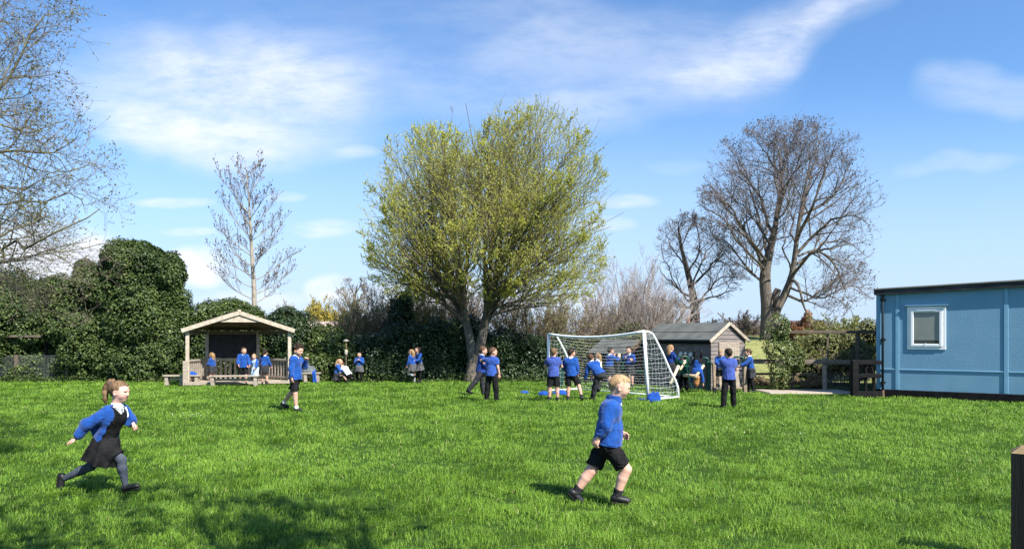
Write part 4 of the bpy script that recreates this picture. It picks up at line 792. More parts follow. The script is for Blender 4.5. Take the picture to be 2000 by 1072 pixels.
def foliage(name, label, cat, blobs, dens, size, seed, mat, group=None, twigs=0, lump=.22, light=None, core=.74):
    """leaf mass over a union of lumpy ellipsoids; blobs = [(centre, radii)]"""
    r = rng_(seed); c0 = np.mean([b[0] for b in blobs], 0); o = np.array([c0[0], c0[1], 0.]); t = thing(name, label, cat, o, group=group)
    g = Geo()
    if core < .4:
        zs = sorted(blobs, key=lambda b_: b_[0][2]); st = np.array([[zs[0][0][0], zs[0][0][1], -.1]] + [b_[0] for b_ in zs]) - o; g.add(*tubes(st[None], np.full((1, len(st)), .045), 6))
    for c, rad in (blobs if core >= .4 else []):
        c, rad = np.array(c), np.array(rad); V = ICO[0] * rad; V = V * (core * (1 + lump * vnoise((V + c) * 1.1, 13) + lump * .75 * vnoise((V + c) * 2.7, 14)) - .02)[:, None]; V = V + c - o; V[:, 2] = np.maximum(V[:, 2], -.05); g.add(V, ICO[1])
    g.build('shade_core_stems', m_core, t); lf = Geo(); Cs = []; Ns = []  # dark blobs added to block light behind the leaves; a stem for thin cores
    for bi, (c, rad) in enumerate(blobs):
        c, rad = np.array(c), np.array(rad); area = 4 * math.pi * (((rad[0]*rad[1])**1.6 + (rad[0]*rad[2])**1.6 + (rad[1]*rad[2])**1.6) / 3) ** (1/1.6); n = int(area * dens)
        d = sphere_pts(n, r); p = d * rad; nz = lump * vnoise((p + c) * 1.1, 13) + lump * .75 * vnoise((p + c) * 2.7, 14) + .08 * vnoise((p + c) * 6, 15)
        depth = r.random(n) ** 2 * .22; q = c + p * (1 + nz - depth)[:, None]; keep = (q[:, 2] > .02) & (q[:, 1] < c[1] + rad[1] * .8)
        for bj, (c2, r2) in enumerate(blobs):
            if bj != bi: keep &= (((q - np.array(c2)) / np.array(r2)) ** 2).sum(1) > .62
        gap = vnoise(q * 1.9, 16) + .6 * vnoise(q * 5, 17); keep &= (gap > (-.72 if core < .6 else -.95))
        Cs.append(q[keep]); Ns.append(nrm(d / rad)[keep])
    C, Nn = np.concatenate(Cs), np.concatenate(Ns); n = len(C)
    nn = nrm(Nn * .8 + np.array([0, 0, .45]) + r.normal(0, .55, (n, 3))); dn = np.array([0, 0, -1.]) + r.normal(0, .6, (n, 3)); d = nrm(dn - nn * (dn * nn).sum(1, keepdims=True)); s = np.cross(d, nn)
    L = (size * r.uniform(.55, 1.35, n))[:, None]; w = .42
    V = np.stack([C, C + d*L*.4 + s*L*w, C + d*L, C + d*L*.4 - s*L*w], 1); V[:, 1] += nn * L * .1; V[:, 3] += nn * L * .1
    q = np.clip(.44 + .20 * vnoise(C * .8, 18) + .16 * vnoise(C * 3, 20) + r.normal(0, .24, n), 0, 1); V = V.reshape(-1, 3) - o; q4 = np.repeat(q, 4)
    if light is not None:
        k = np.repeat(vnoise(C * .55, 19) + r.normal(0, .22, n) > light, 4)[::4]; f = np.arange(n)
        b = np.arange(n)[:, None] * 4
        g2 = Geo(); Vr = V.reshape(-1, 4, 3); g2.add(Vr[k].reshape(-1, 3), fold_leaf_faces(k.sum()), np.repeat(q[k], 4)); g2.build('pale_leaves', ivy_y, t, smooth=False)
        V = Vr[~k].reshape(-1, 3); q4 = np.repeat(q[~k], 4); n = (~k).sum()
    lf.add(V, fold_leaf_faces(n), q4); lf.build('leaves', mat, t, smooth=False)
    if twigs:
        k = r.integers(0, len(C), twigs); p = grow(C[k] - o, Nn[k] + np.array([0, 0, .5]), r.uniform(.3, .9, twigs), 5, .1, .2, r); tg = Geo(); tg.add(*tubes(p, taper_r(np.full(twigs, .009), 5, .4), 4))
        S2, D2, L2, r2 = spawn(p, taper_r(np.full(twigs, .009), 5, .4), np.full(twigs, .6), 4, .3, 1, .7, .2, .6, r); p2 = grow(S2, D2, L2, 3, .1, .2, r); tg.add(*tubes(p2, taper_r(np.full(len(S2), .005), 3, .5), 3)); tg.build('bare_twigs', twig_tan, t)
    print(name, n); return t
def B(px, py, rx, ry, Y, ry_depth=None):
    s = Y / F; return (P(px, py, Y), (rx * s, (ry_depth if ry_depth else min(rx, ry) * s), ry * s))
foliage('ivy_tree', 'tall ivy-smothered tree with a domed top left of the gazebo', 'tree', [B(278, 545, 78, 70, 26.4, 1.0), B(322, 532, 40, 36, 26.2, .7), B(272, 500, 46, 30, 26.4, .7), B(290, 630, 82, 75, 26.4, 1.1), B(275, 700, 90, 65, 26.4, 1.1), B(215, 560, 42, 45, 26.6, .8), B(250, 505, 42, 34, 26.3, .8), B(340, 640, 26, 62, 26.3, .7)], 900, .078, 61, ivy_a, lump=.27)
foliage('ivy_hedge', 'long dark ivy hedge behind the wire mesh fence at far left', 'hedge', [B(45, 662, 75, 34, 26.95, .98), B(-150, 640, 95, 95, 27.2, 1.2), B(-290, 630, 110, 95, 27.4, 1.2), B(-40, 640, 85, 95, 27, 1.2), B(60, 625, 90, 80, 27, 1.2), B(150, 630, 75, 90, 26.9, 1.1), B(190, 690, 70, 65, 26.7, 1.0), B(60, 700, 130, 62, 27.1, 1.0), B(110, 575, 60, 42, 27.2, .9), B(20, 570, 60, 40, 27.3, .9), B(168, 540, 24, 40, 27, .5)], 760, .078, 62, ivy_a, lump=.3)
foliage('hedge', 'rounded green hedge directly behind the gazebo roof', 'hedge', [B(420, 640, 62, 55, 27.6, 1.0), B(400, 690, 70, 60, 27.4, 1.0), B(470, 640, 50, 50, 27.8, 1.0), B(520, 690, 60, 60, 27.6, .9), B(455, 620, 60, 36, 27.7, .9)], 700, .076, 63, ivy_a, lump=.18, light=.22)
foliage('hedge', 'dark round evergreen right of the gazebo posts', 'hedge', [B(572, 655, 50, 55, 27.3, .9), B(585, 705, 50, 50, 27.2, .9), B(560, 630, 36, 34, 27.4, .8)], 560, .075, 64, ivy_b, lump=.14)
foliage('hedge', 'hedge with lighter yellow-green leaves behind the bird table', 'hedge', [B(642, 682, 38, 46, 27, .8), B(625, 715, 45, 36, 26.8, .8), B(670, 700, 40, 50, 27, .8)], 620, .085, 65, ivy_a, lump=.2, light=-.1)
foliage('hedge', 'long dark glossy hedge left of the leafy tree trunk', 'hedge', [B(720, 698, 60, 52, 27.2, .9), B(790, 690, 65, 58, 27.3, .9), B(855, 690, 60, 62, 27.4, .9), B(905, 680, 50, 70, 27.8, .9), B(750, 725, 120, 30, 26.9, .8), B(860, 725, 80, 28, 26.9, .7)], 560, .080, 66, ivy_b, lump=.15)
foliage('hedge', 'dark hedge between the leafy tree trunk and the goal', 'hedge', [B(975, 695, 50, 55, 27.4, .9), B(1040, 700, 50, 50, 27.4, .9), B(1085, 705, 40, 45, 27.4, .8), B(1010, 728, 80, 24, 27.0, .7)], 540, .080, 67, ivy_b, lump=.15)
foliage('hedge', 'olive bank of undergrowth seen through the goal net', 'hedge', [B(1120, 690, 45, 40, 28.5, .9), B(1170, 695, 45, 36, 28.6, .9), B(1235, 690, 60, 50, 29, .9)], 420, .075, 68, M('olive_leaf', (.03, .04, .012), (.14, .15, .05), rough=.6, attr='rnd', lo=0, hi=1, trans=.1), lump=.25)
foliage('ivy_column', 'narrow dark column of ivy standing above the hedge', 'tree', [B(786, 612, 22, 44, 29.5, .45), B(778, 650, 28, 30, 29.5, .5), B(793, 585, 12, 22, 29.5, .3)], 620, .085, 69, ivy_b, lump=.25)
foliage('ivy_bush', 'tall ivy bush climbing the rail fence beyond the path', 'shrub', [B(1524, 638, 20, 28, 21.7, .3), B(1530, 690, 27, 42, 21.7, .35), B(1524, 738, 23, 28, 21.6, .3), B(1556, 700, 19, 26, 21.8, .3), B(1507, 668, 13, 24, 21.7, .25)], 720, .058, 70, ivy_a, lump=.5, light=.1, twigs=0, core=.28)
foliage('shrub', 'leafy green shrub on the bank behind the top rail', 'shrub', [B(1610, 680, 45, 34, 24.5, .5), B(1675, 690, 40, 48, 24.2, .5), B(1585, 715, 40, 30, 24.2, .4), B(1700, 650, 30, 30, 25, .4)], 430, .07, 71, M('bank_leaf', (.05, .06, .018), (.24, .24, .085), rough=.6, attr='rnd', lo=0, hi=1, trans=.15), lump=.45, core=.6)
# low nettles and ivy along the foot of the hedges
def undergrowth():
    r = rng_(77); n = 9000; px = r.uniform(-60, 1120, n); Yv = 25.6 + r.random(n) * .8; C = np.stack([(px - CX) * Yv / F, Yv, r.random(n) ** 2 * .35 * (.5 + .5 * vnoise(np.stack([px * .02, px * 0, px * 0], -1), 3))], 1)
    V, Fc = leaves(C, np.tile([0, -.4, .3], (n, 1)), .07, r, .8, .75); g = Geo(); g.add(V, Fc, np.repeat(np.clip(r.normal(.45, .25, n), 0, 1), 4))
    o = g.build('undergrowth', ivy_a, None, smooth=False); tag(o, 'low ivy and weeds along the foot of the hedges', 'undergrowth', kind='stuff')
undergrowth()

# tree behind the photographer whose shade dapples the near left of the lawn
def build_shade_tree():
    r = rng_(91); o = np.array([3.0, -.9, 0.]); t = thing('lime_tree', 'leafy tree behind the camera that shades the near lawn', 'tree', o); g = Geo()
    tp = np.array([[0, 0, 0], [.05, .1, 1.5], [0, .3, 3.2], [-.1, .5, 5.0]]); g.add(*tubes(tp[None], np.array([[.34, .28, .24, .15]]), 10))
    tips = [(-3.2, 2.2, 5.6), (-2.2, 3.2, 6.2), (-1.0, 2.4, 7.2), (-3.6, 1.0, 6.4), (-2.6, 1.2, 7.6), (-1.4, 3.6, 5.6), (-4.2, 2.6, 6.6), (0, 1, 8), (1.5, -1, 6.5), (2, 1, 6), (-.5, -2, 6.5), (-4.6, .4, 6.0), (-3.4, 3.4, 5.4), (-4.6, 2.6, 6.2), (-5.2, 1.8, 6.4), (-4.9, 3.2, 5.6), (-5.4, 2.6, 5.8)]
    S = np.array([tp[2] + (tp[3] - tp[2]) * r.random() for _ in tips]); E = np.array(tips); L = np.linalg.norm(E - S, axis=1); p1 = grow(S, E - S, L, 8, .1, .06, r); R1 = taper_r(np.full(len(L), .07), 8, .2); g.add(*tubes(p1, R1, 6)); g.build('trunk', bark_grey, t)
    c = Geo(); S2, D2, L2, r2 = spawn(p1, R1, L, 10, .35, 1, .7, .2, .4, r, .4); p2 = grow(S2, D2, L2, 5, .1, .1, r); R2 = taper_r(np.minimum(r2 * .7, .02), 5, .3); c.add(*tubes(p2, R2, 4)); S3, D3, L3, r3 = spawn(p2, R2, L2, 7, .2, 1, .7, .2, .5, r); p3 = grow(S3, D3, L3, 3, .1, .1, r); c.add(*tubes(p3, taper_r(np.full(len(S3), .006), 3, .5), 3)); c.build('twigs', twig_brown, t)
    C, T = along(p3, 6, r, .1, 1); C = C[vnoise(C * .9, 4) + r.random(len(C)) * .9 > .3]; V, Fc = leaves(C, np.zeros_like(C), .11, r, 1, .8); lf = Geo(); lf.add(V, Fc, np.repeat(r.random(len(C)), 4)); lf.build('crown', leaf_yg, t, smooth=False)
build_shade_tree()

# distant houses beyond the bank
def house(name, label, px, Y, w, d, ze, zr, rz, wall, roof, zb, chim=True):
    o = P(px, 655, Y); o[2] = zb; h = thing(name, label, 'house', o, rz); q = MB(); q.box((-w/2, -d/2, -.5), (w/2, d/2, ze)); q.poly([(-w/2, -d/2, ze), (-w/2, d/2, ze), (-w/2, 0, zr), (w/2, -d/2, ze), (w/2, d/2, ze), (w/2, 0, zr)], [(1, 0, 2), (3, 4, 5)]); q.build('wall', wall, h)
    q = MB(); ov = .3; sl = (zr - ze) / (d / 2)
    for s in (-1, 1):
        A = [(-w/2-ov, s*(d/2+ov), ze-ov*sl), (w/2+ov, s*(d/2+ov), ze-ov*sl), (w/2+ov, 0, zr), (-w/2-ov, 0, zr)]; Bv = [(x, y, z+.12) for x, y, z in A]; Q = [(0, 3, 2, 1), (4, 5, 6, 7), (0, 1, 5, 4), (1, 2, 6, 5), (2, 3, 7, 6), (3, 0, 4, 7)]
        q.poly(A + Bv, Q if s < 0 else [x[::-1] for x in Q])
    ro = q.build('roof', roof, h)
    if chim: q = MB(); q.box((w*.3, -.3, zr-.4), (w*.3+.6, .3, zr+.9)); q.box((w*.3+.1, -.12, zr+.9), (w*.3+.32, .12, zr+1.2)); q.build('chimney', wall, ro)
    for i in range(3):
        x = -w*.33 + i*w*.33; q = MB(); q.box((x-.5, -d/2-.03, ze-1.4), (x+.5, -d/2+.02, ze-.4)); q.build('window', M('house_window', (.04, .05, .06), rough=.1), h)
m_brick = M('red_brick', (.25, .11, .075), (.34, .17, .12), scale=9); m_slate = M('slate_roof', (.075, .065, .065), (.12, .105, .10), scale=4, stretch=(1, 1, 5)); m_tile = M('red_tile_roof', (.30, .15, .10), (.42, .24, .17), scale=4, stretch=(1, 1, 5))
m_cream = M('cream_wall', (.50, .45, .40), (.58, .53, .47), scale=3)
house('house', 'distant house with dark slate roof behind the tallest trunk', 1520, 75, 9, 6, 1.0, 2.0, 0, m_brick, m_slate, 1.0)
house('house', 'distant red-tiled house low behind the shed roof', 1318, 80, 5, 6, .8, 1.7, .3, m_brick, m_tile, .8)
house('house', 'distant pale house roof under the yellow willow', 632, 46, 1.9, 4, 1.9, 2.35, 0, m_cream, M('pink_tile', (.36, .27, .23), (.46, .36, .31), scale=5), 0, False)
# ------------------------------------------------------------------ goal, play equipment, jumpers on the grass
m_goal = M('white_goal_plastic', (.72, .73, .72), (.80, .80, .79), rough=.45, scale=4)
m_net = M('white_net', (.74, .75, .72), rough=.8)
def build_goal():
    A = P(1071, 655, 21.3); Bq = P(1266, 655, 18.3); A[2] = Bq[2] = 0; d = Bq - A; L = np.linalg.norm(d); d /= L; bk = np.array((-d[1], d[0], 0)); h = 1.64; dep = 1.15
    t = thing('football_goal', 'white football goal with sagging crossbar and full net', 'goal', A, 0)
    A0 = np.zeros(3); B0 = d * L; At = np.array((0, 0, h)); Bt = B0 + (0, 0, h + .06) - d * .14
    q = MB(); q.tube([A0, At], .035, 10); q.build('post', m_goal, t, smooth=True)
    q = MB(); q.tube([B0, Bt], .043, 10); po = q.build('post', m_goal, t, smooth=True)
    n = 14; cb = np.array([At + (Bt - At) * (i / n) - np.array((0, 0, .115)) * 4 * (i / n) * (1 - i / n) for i in range(n + 1)])
    q = MB(); q.tube(cb, .037, 10); q.build('crossbar', m_goal, t, smooth=True)
    prof = [(0, h), (.16, h - .005), (.30, h - .05), (.42, h - .20), (.62, h * .70), (.90, h * .40), (1.06, h * .27), (1.14, h * .16), (dep, 0)]
    def side(base, top, nm):
        ht = top[2]; pts = []
        for (x, z) in prof: f = z / h; pts.append(base * (1 - f) + np.array((top[0], top[1], 0)) * f + bk * x + np.array((0, 0, z * ht / h)))
        q = MB(); q.tube(pts, .028, 8); q.build('stanchion', m_goal, t, smooth=True)
        q = MB(); q.tube([base + (0, 0, .02), base + bk * dep + (0, 0, .02)], .03, 8); q.build('ground_bar', m_goal, t, smooth=True); return np.array(pts)
    pA = side(A0, At, 'l'); pB = side(B0, Bt, 'r')
    q = MB(); q.tube([A0 + bk * dep + (0, 0, .02), B0 + bk * dep + (0, 0, .02)], .026, 8); q.build('back_ground_bar', m_goal, t, smooth=True)
    q = MB(); q.tube([B0 - d * .34 + (0, 0, .02), B0 + (0, 0, .02)], .03, 8); q.build('foot_bar', m_goal, t, smooth=True)
    q = MB(); u = Bt * .62 + B0 * .38; v = Bt * .42 + B0 * .58; q.tube([u - d * .05, v - d * .05], .016, 6); q.tube([u * .9 + v * .1 + bk * .02, v + bk * .04], .03, 6); q.build('green_tape', M('green_tape', (.02, .30, .05), rough=.5), po, smooth=True)
    # net: back sheet hung between the two stanchion profiles, plus the two side panels
    r = rng_(3); lines = []; s_ = np.linspace(0, 1, 36)
    def prof_at(P_, f):
        seg = np.linalg.norm(np.diff(P_, axis=0), axis=1); c = np.concatenate([[0], np.cumsum(seg)]) / seg.sum(); return np.stack([np.interp(f, c, P_[:, k]) for k in range(3)], -1)
    fs = np.linspace(0, 1, 22); SA = prof_at(pA, fs); SB = prof_at(pB, fs)
    def surf(fi, s):
        p = SA[fi] * (1 - s) + SB[fi] * s; w = 4 * s * (1 - s); f = fs[fi]
        p = p - np.array((0, 0, .115)) * w * max(0, 1 - f * 1.3) - np.array((0, 0, .10)) * w * math.sin(math.pi * min(f * 1.1, 1)) - bk * .10 * w * math.sin(math.pi * f)
        return p + .012 * np.array([vnoise(np.array([s * 23., f * 17., k * 9.1])) for k in range(3)])
    S = np.array([[surf(i, s) for s in s_] for i in range(len(fs))])
    k = S.shape[1]
    # diamond mesh: shift every second row half a cell
    a = S[:-1:1, :-1]; q = Geo()
    for i in range(S.shape[0]): q.add(*tubes(S[i][None], np.full((1, k), .0025), 3))
    for j in range(0, k): q.add(*tubes(S[:, j][None], np.full((1, S.shape[0]), .0025), 3))
    for Pp, base in ((pA, A0), (pB, B0)):
        top = Pp[0]
        for z in np.linspace(.06, h - .05, 14):
            f = z / h; fr = base * (1 - f) + top * f; i = np.where(Pp[:, 2] < z * top[2] / h)[0]; i = i[0] if len(i) else len(Pp) - 1
            a, b = Pp[i - 1], Pp[i]; w = (z * top[2] / h - a[2]) / (b[2] - a[2] + 1e-9); e = a + (b - a) * w; fr = fr * (1, 1, 0) + np.array((0, 0, e[2]))
            x = np.linspace(0, 1, 8)[:, None]; ln = fr + (e - fr) * x; ln[:, 2] -= (.02 * np.sin(x * math.pi))[:, 0]; ln += .008 * r.normal(size=ln.shape); q.add(*tubes(ln[None], np.full((1, 8), .0025), 3))
        for x in np.linspace(.09, dep - .06, 9):
            zt = np.interp(x, [p[0] for p in prof], [p[1] for p in prof]); z = np.linspace(0, zt, 10); f = z / h
            ln = base[None] * (1 - f)[:, None] + (top * (1, 1, 0))[None] * f[:, None] + bk * x + np.stack([z * 0, z * 0, z * top[2] / h], 1); ln += .008 * r.normal(size=ln.shape); q.add(*tubes(ln[None], np.full((1, 10), .0025), 3))
    q.build('net', m_net, t, smooth=False)
build_goal()

m_log = M('pale_log', (.42, .32, .20), (.60, .50, .36), rough=.8, scale=5, bump=.004)
m_logd = M('brown_log', (.22, .16, .11), (.36, .28, .20), rough=.85, scale=5, bump=.004)
def build_frames():
    # trim-trail frame in front of the shed: green posts, rail, hoops, swinging timber steps
    Y = 20.9; o = P(1384, 655, Y); o[2] = 0; t = thing('climbing_frame', 'dark green climbing frame with hoop handles and hanging pale timber beams', 'climbing frame', o)
    s = Y / F; L = lambda px, py, dy=0.: np.array(((px - 1384) * s, dy, HC - (py - HY) * s))
    def tube(nm, pts, r, m, k=10):
        q = MB(); q.tube(pts, r, k); return q.build(nm, m, t, smooth=True)
    q = MB(); q.box((-.058, -.058, -.1), (.058, .058, .88), bev=.015); q.build('post', m_green, t)
    q = MB(); x = (1326 - 1384) * s; q.box((x-.045, .55, -.1), (x+.045, .64, .88), bev=.015); q.build('post', m_green, t)
    x = (1455 - 1384) * s; q = MB(); q.box((x-.05, -.05, -.1), (x+.05, .05, .84), bev=.015); q.build('timber_post', m_logd, t)
    x = (1397 - 1384) * s; q = MB(); q.bar((x, .05, -.1), (x-.03, .05, .84), .085, .085, bev=.015); q.build('timber_post', m_logd, t)
    tube('rail', [L(1320, 711, .1), L(1462, 711, 0)], .028, m_green); tube('rail', [L(1326, 713, .6), L(1384, 712, .6)], .022, m_green)
    for (x0, x1, y0, y1, dy) in ((1320, 1343, 712, 696, -.1), (1373, 1385, 712, 699, .1), (1432, 1452, 712, 697, 0)):
        tube('hoop_handle', [L(x0, y0, dy), L(x0, y1+4, dy), L(x0+3, y1, dy), L(x1-3, y1, dy), L(x1, y1+4, dy), L(x1, y0, dy)], .030, m_green)
    for (a, b, r) in (((1322, 714, -.2), (1301, 747, -.55), .042), ((1340, 708, .15), (1326, 722, -.1), .038), ((1374, 714, .0), (1350, 735, -.45), .042), ((1352, 733, -.4), (1338, 733, .1), .05)):
        tube('timber_beam', [L(*a), L(*b)], r, m_log)
    q = MB(); q.bar(L(1398, 752, -.15), L(1448, 758, .05), .16, .07, bev=.012); q.build('balance_beam', m_logd, t)
    q = MB(); q.bar(L(1336, 716, -.3), L(1346, 758, -.35), .03, .03); q.build('support_strap', m_green, t)
    # second frame seen through the net
    Y2 = 22.9; o2 = P(1210, 655, Y2); o2[2] = 0; t2 = thing('climbing_frame', 'timber pole climbing frame with green panel seen through the goal net', 'climbing frame', o2); s2 = Y2 / F
    for px in (1209, 1229):
        q = MB(); x = (px - 1210) * s2; q.tube([(x, 0, -.1), (x, 0, HC - (690 - HY) * s2)], .045, 10); p = q.build('timber_pole', m_log, t2, smooth=True)
        q = MB(); q.tube([(x, 0, .78), (x, 0, .86)], .075, 10); q.build('collar', m_log, p, smooth=True)
    q = MB(); q.box((-.02, .06, .55), (.36, .09, .95)); q.build('panel', m_green, t2); q = MB(); q.tube([(-.4, .03, .50), (.75, .03, .50)], .03, 8); q.build('rail', m_green, t2, smooth=True)
    g = P(1096, 655, 23.0); g[2] = 0; t3 = thing('marker_post', 'dark green post with a white hoop standing between the two boys at the goal', 'post', g); q = MB(); q.box((-.07, -.05, -.1), (.07, .05, .78), bev=.015); q.build('post_shaft', m_green, t3)
    q = MB(); q.tube([(.02 + .07*math.cos(a), -.06, .66 + .07*math.sin(a)) for a in np.linspace(0, 6.28, 16)[:-1]], .014, 6, True); q.tube([(.09, -.055, .62), (.16, -.055, .60)], .02, 6); q.build('hoop', m_goal, t3, smooth=True)
build_frames()

# paper shapes fixed to the dark shed wall
def build_paper():
    l = np.array((-.5, .866, 0)); nrm_ = np.array((-.866, -.5, 0)); C = np.array((5.81, 21.7, 0)); r = rng_(6)
    for px, py, w in ((1331, 691, .085), (1340, 690, .07), (1350, 692, .085), (1357, 699, .085)):
        k = (px - CX) / F; tt = (k * C[1] - C[0]) / (l[0] - k * l[1]); p = C + l * tt + nrm_ * .03; p[2] = HC - (py - HY) * p[1] / F
        q = MB(); n = 10; V = []; 
        for j in range(n):
            a = 6.283 * j / n; rr = w * (.62 + .38 * abs(math.cos(a + .4))); V.append(p + l * math.cos(a) * rr * 1.0 + np.array((0, 0, math.sin(a) * rr)))
        V2 = [v + nrm_ * .006 for v in V]; q.poly(V + V2, [tuple(range(n, 2*n)), tuple(range(n))[::-1]] + [(i, (i+1) % n, n + (i+1) % n, n + i) for i in range(n)])
        o = q.build('paper_flower', M('white_paper', (.72, .74, .75), rough=.7) if 'white_paper' not in bpy.data.materials else bpy.data.materials['white_paper'], None)
        tag(o, {1331: 'white paper shape on shed wall, leftmost of the four', 1340: 'smallest white paper shape high on the shed wall', 1350: 'white paper shape on shed wall, third along', 1357: 'lowest white paper shape on the dark shed wall'}[px], 'decoration', 'white paper shapes on the shed wall')
build_paper()
m_royal = M('royal_blue_fleece', (.006, .045, .230), (.012, .070, .33), rough=.95, scale=9, bump=.006, bscale=60, sheen=.15, spec=.15)
def cloth_heap(name, label, cat, c, rx, ry, h, seed, mat, group=None):
    r = rng_(seed); n, m = 40, 26; u = np.linspace(0, 2*np.pi, n, endpoint=False); v = np.linspace(0, 1, m); U, Vv = np.meshgrid(u, v, indexing='ij')
    R = np.sin(Vv * np.pi / 2) * 1.0; x = np.cos(U) * R; y = np.sin(U) * R; p = np.stack([x * 2.2, y * 2.2, Vv * 1.5], -1)
    edge = 1 + .28 * vnoise(np.stack([np.cos(U)*1.6, np.sin(U)*1.6, U*0 + seed], -1), seed); z = np.cos(Vv * np.pi / 2) ** .7 * h * (1 + .34 * vnoise(p * 1.1, seed)) + .22 * h * np.abs(vnoise(p * 3.2, seed + 1)) * (1 - Vv**6)
    V = np.stack([x * rx * edge, y * ry * edge, np.maximum(z, .0)], -1).reshape(-1, 3); i, j = np.meshgrid(np.arange(n), np.arange(m-1), indexing='ij'); i2 = (i + 1) % n
    Q = np.stack([i*m+j, i*m+j+1, i2*m+j+1, i2*m+j], -1).reshape(-1, 4); o = obj(name, mesh_np(name, V, Q), mat, None, c, r.uniform(0, 6)); o.rotation_euler[2] = 0; return tag(o, label, cat, group)
GJ = 'school jumpers taken off'
c = G(1277, 783); c[2] = .0; cloth_heap('jumper', 'crumpled blue jumper dumped beside the right goalpost', 'jumper', c, .17, .13, .19, 5, m_royal, GJ)
c = G(1095, 771); c[2] = .02; cloth_heap('jumper', 'blue jumper spread on the grass inside the left goalpost', 'jumper', c, .22, .12, .09, 6, m_royal, GJ)
c = G(1062, 772); c[2] = .02; cloth_heap('jumper', 'blue jumper lying flat left of the boy in the purple-blue polo', 'jumper', c, .16, .12, .085, 7, m_royal, GJ)
c = G(1025, 769); c[2] = .02; cloth_heap('jumper', 'small scrap of blue jumper farthest left of the goal', 'jumper', c, .12, .09, .06, 8, m_royal, GJ)
c = G(372, 752.5); c[2] = .335; cloth_heap('jumper', 'folded blue jumper on the left bench of the gazebo', 'jumper', c, .20, .12, .10, 9, m_royal, GJ)
def build_draped():
    g = G(609, 746.5); m_coat = M('grey_coat', (.07, .085, .09), (.15, .17, .17), rough=.9, scale=8, bump=.01)
    c = g + np.array((-.10, -.02, .335)); cloth_heap('coat', 'dark grey coat heaped on the short bench right of gazebo', 'coat', c, .22, .15, .22, 12, m_coat)
    r = rng_(4); n, m = 10, 12; V = []; 
    for i in range(n):
        for j in range(m):
            f = j / (m - 1); x = .10 + (i / (n - 1) - .5) * (.10 + .03 * f) + .05 * f; z = .345 + .10 * (1 - f / .25) if f < .25 else .345 - .33 * (f - .25) / .75; y = -.155 - .02 * math.sin(i * 1.3) - .03 * f if f > .2 else -.02 - .65 * f
            V.append((x, y, z + .012 * math.sin(i * 2)))
    V = np.array(V); V2 = V + (0, .018, 0); q = [(i*m+j, (i+1)*m+j, (i+1)*m+j+1, i*m+j+1) for i in range(n-1) for j in range(m-1)]; k = n*m
    q2 = [(a+k, d+k, c_+k, b+k) for a, b, c_, d in q]; e = [(j, j+1, k+j+1, k+j) for j in range(m-1)] + [((n-1)*m+j+1, (n-1)*m+j, k+(n-1)*m+j, k+(n-1)*m+j+1) for j in range(m-1)]
    tag(obj('jumper', mesh_np('jumper', np.concatenate([V, V2]), np.array(q + q2 + e)), m_royal, None, g), 'blue jumper hanging off the short bench right of gazebo', 'jumper', GJ)
build_draped()
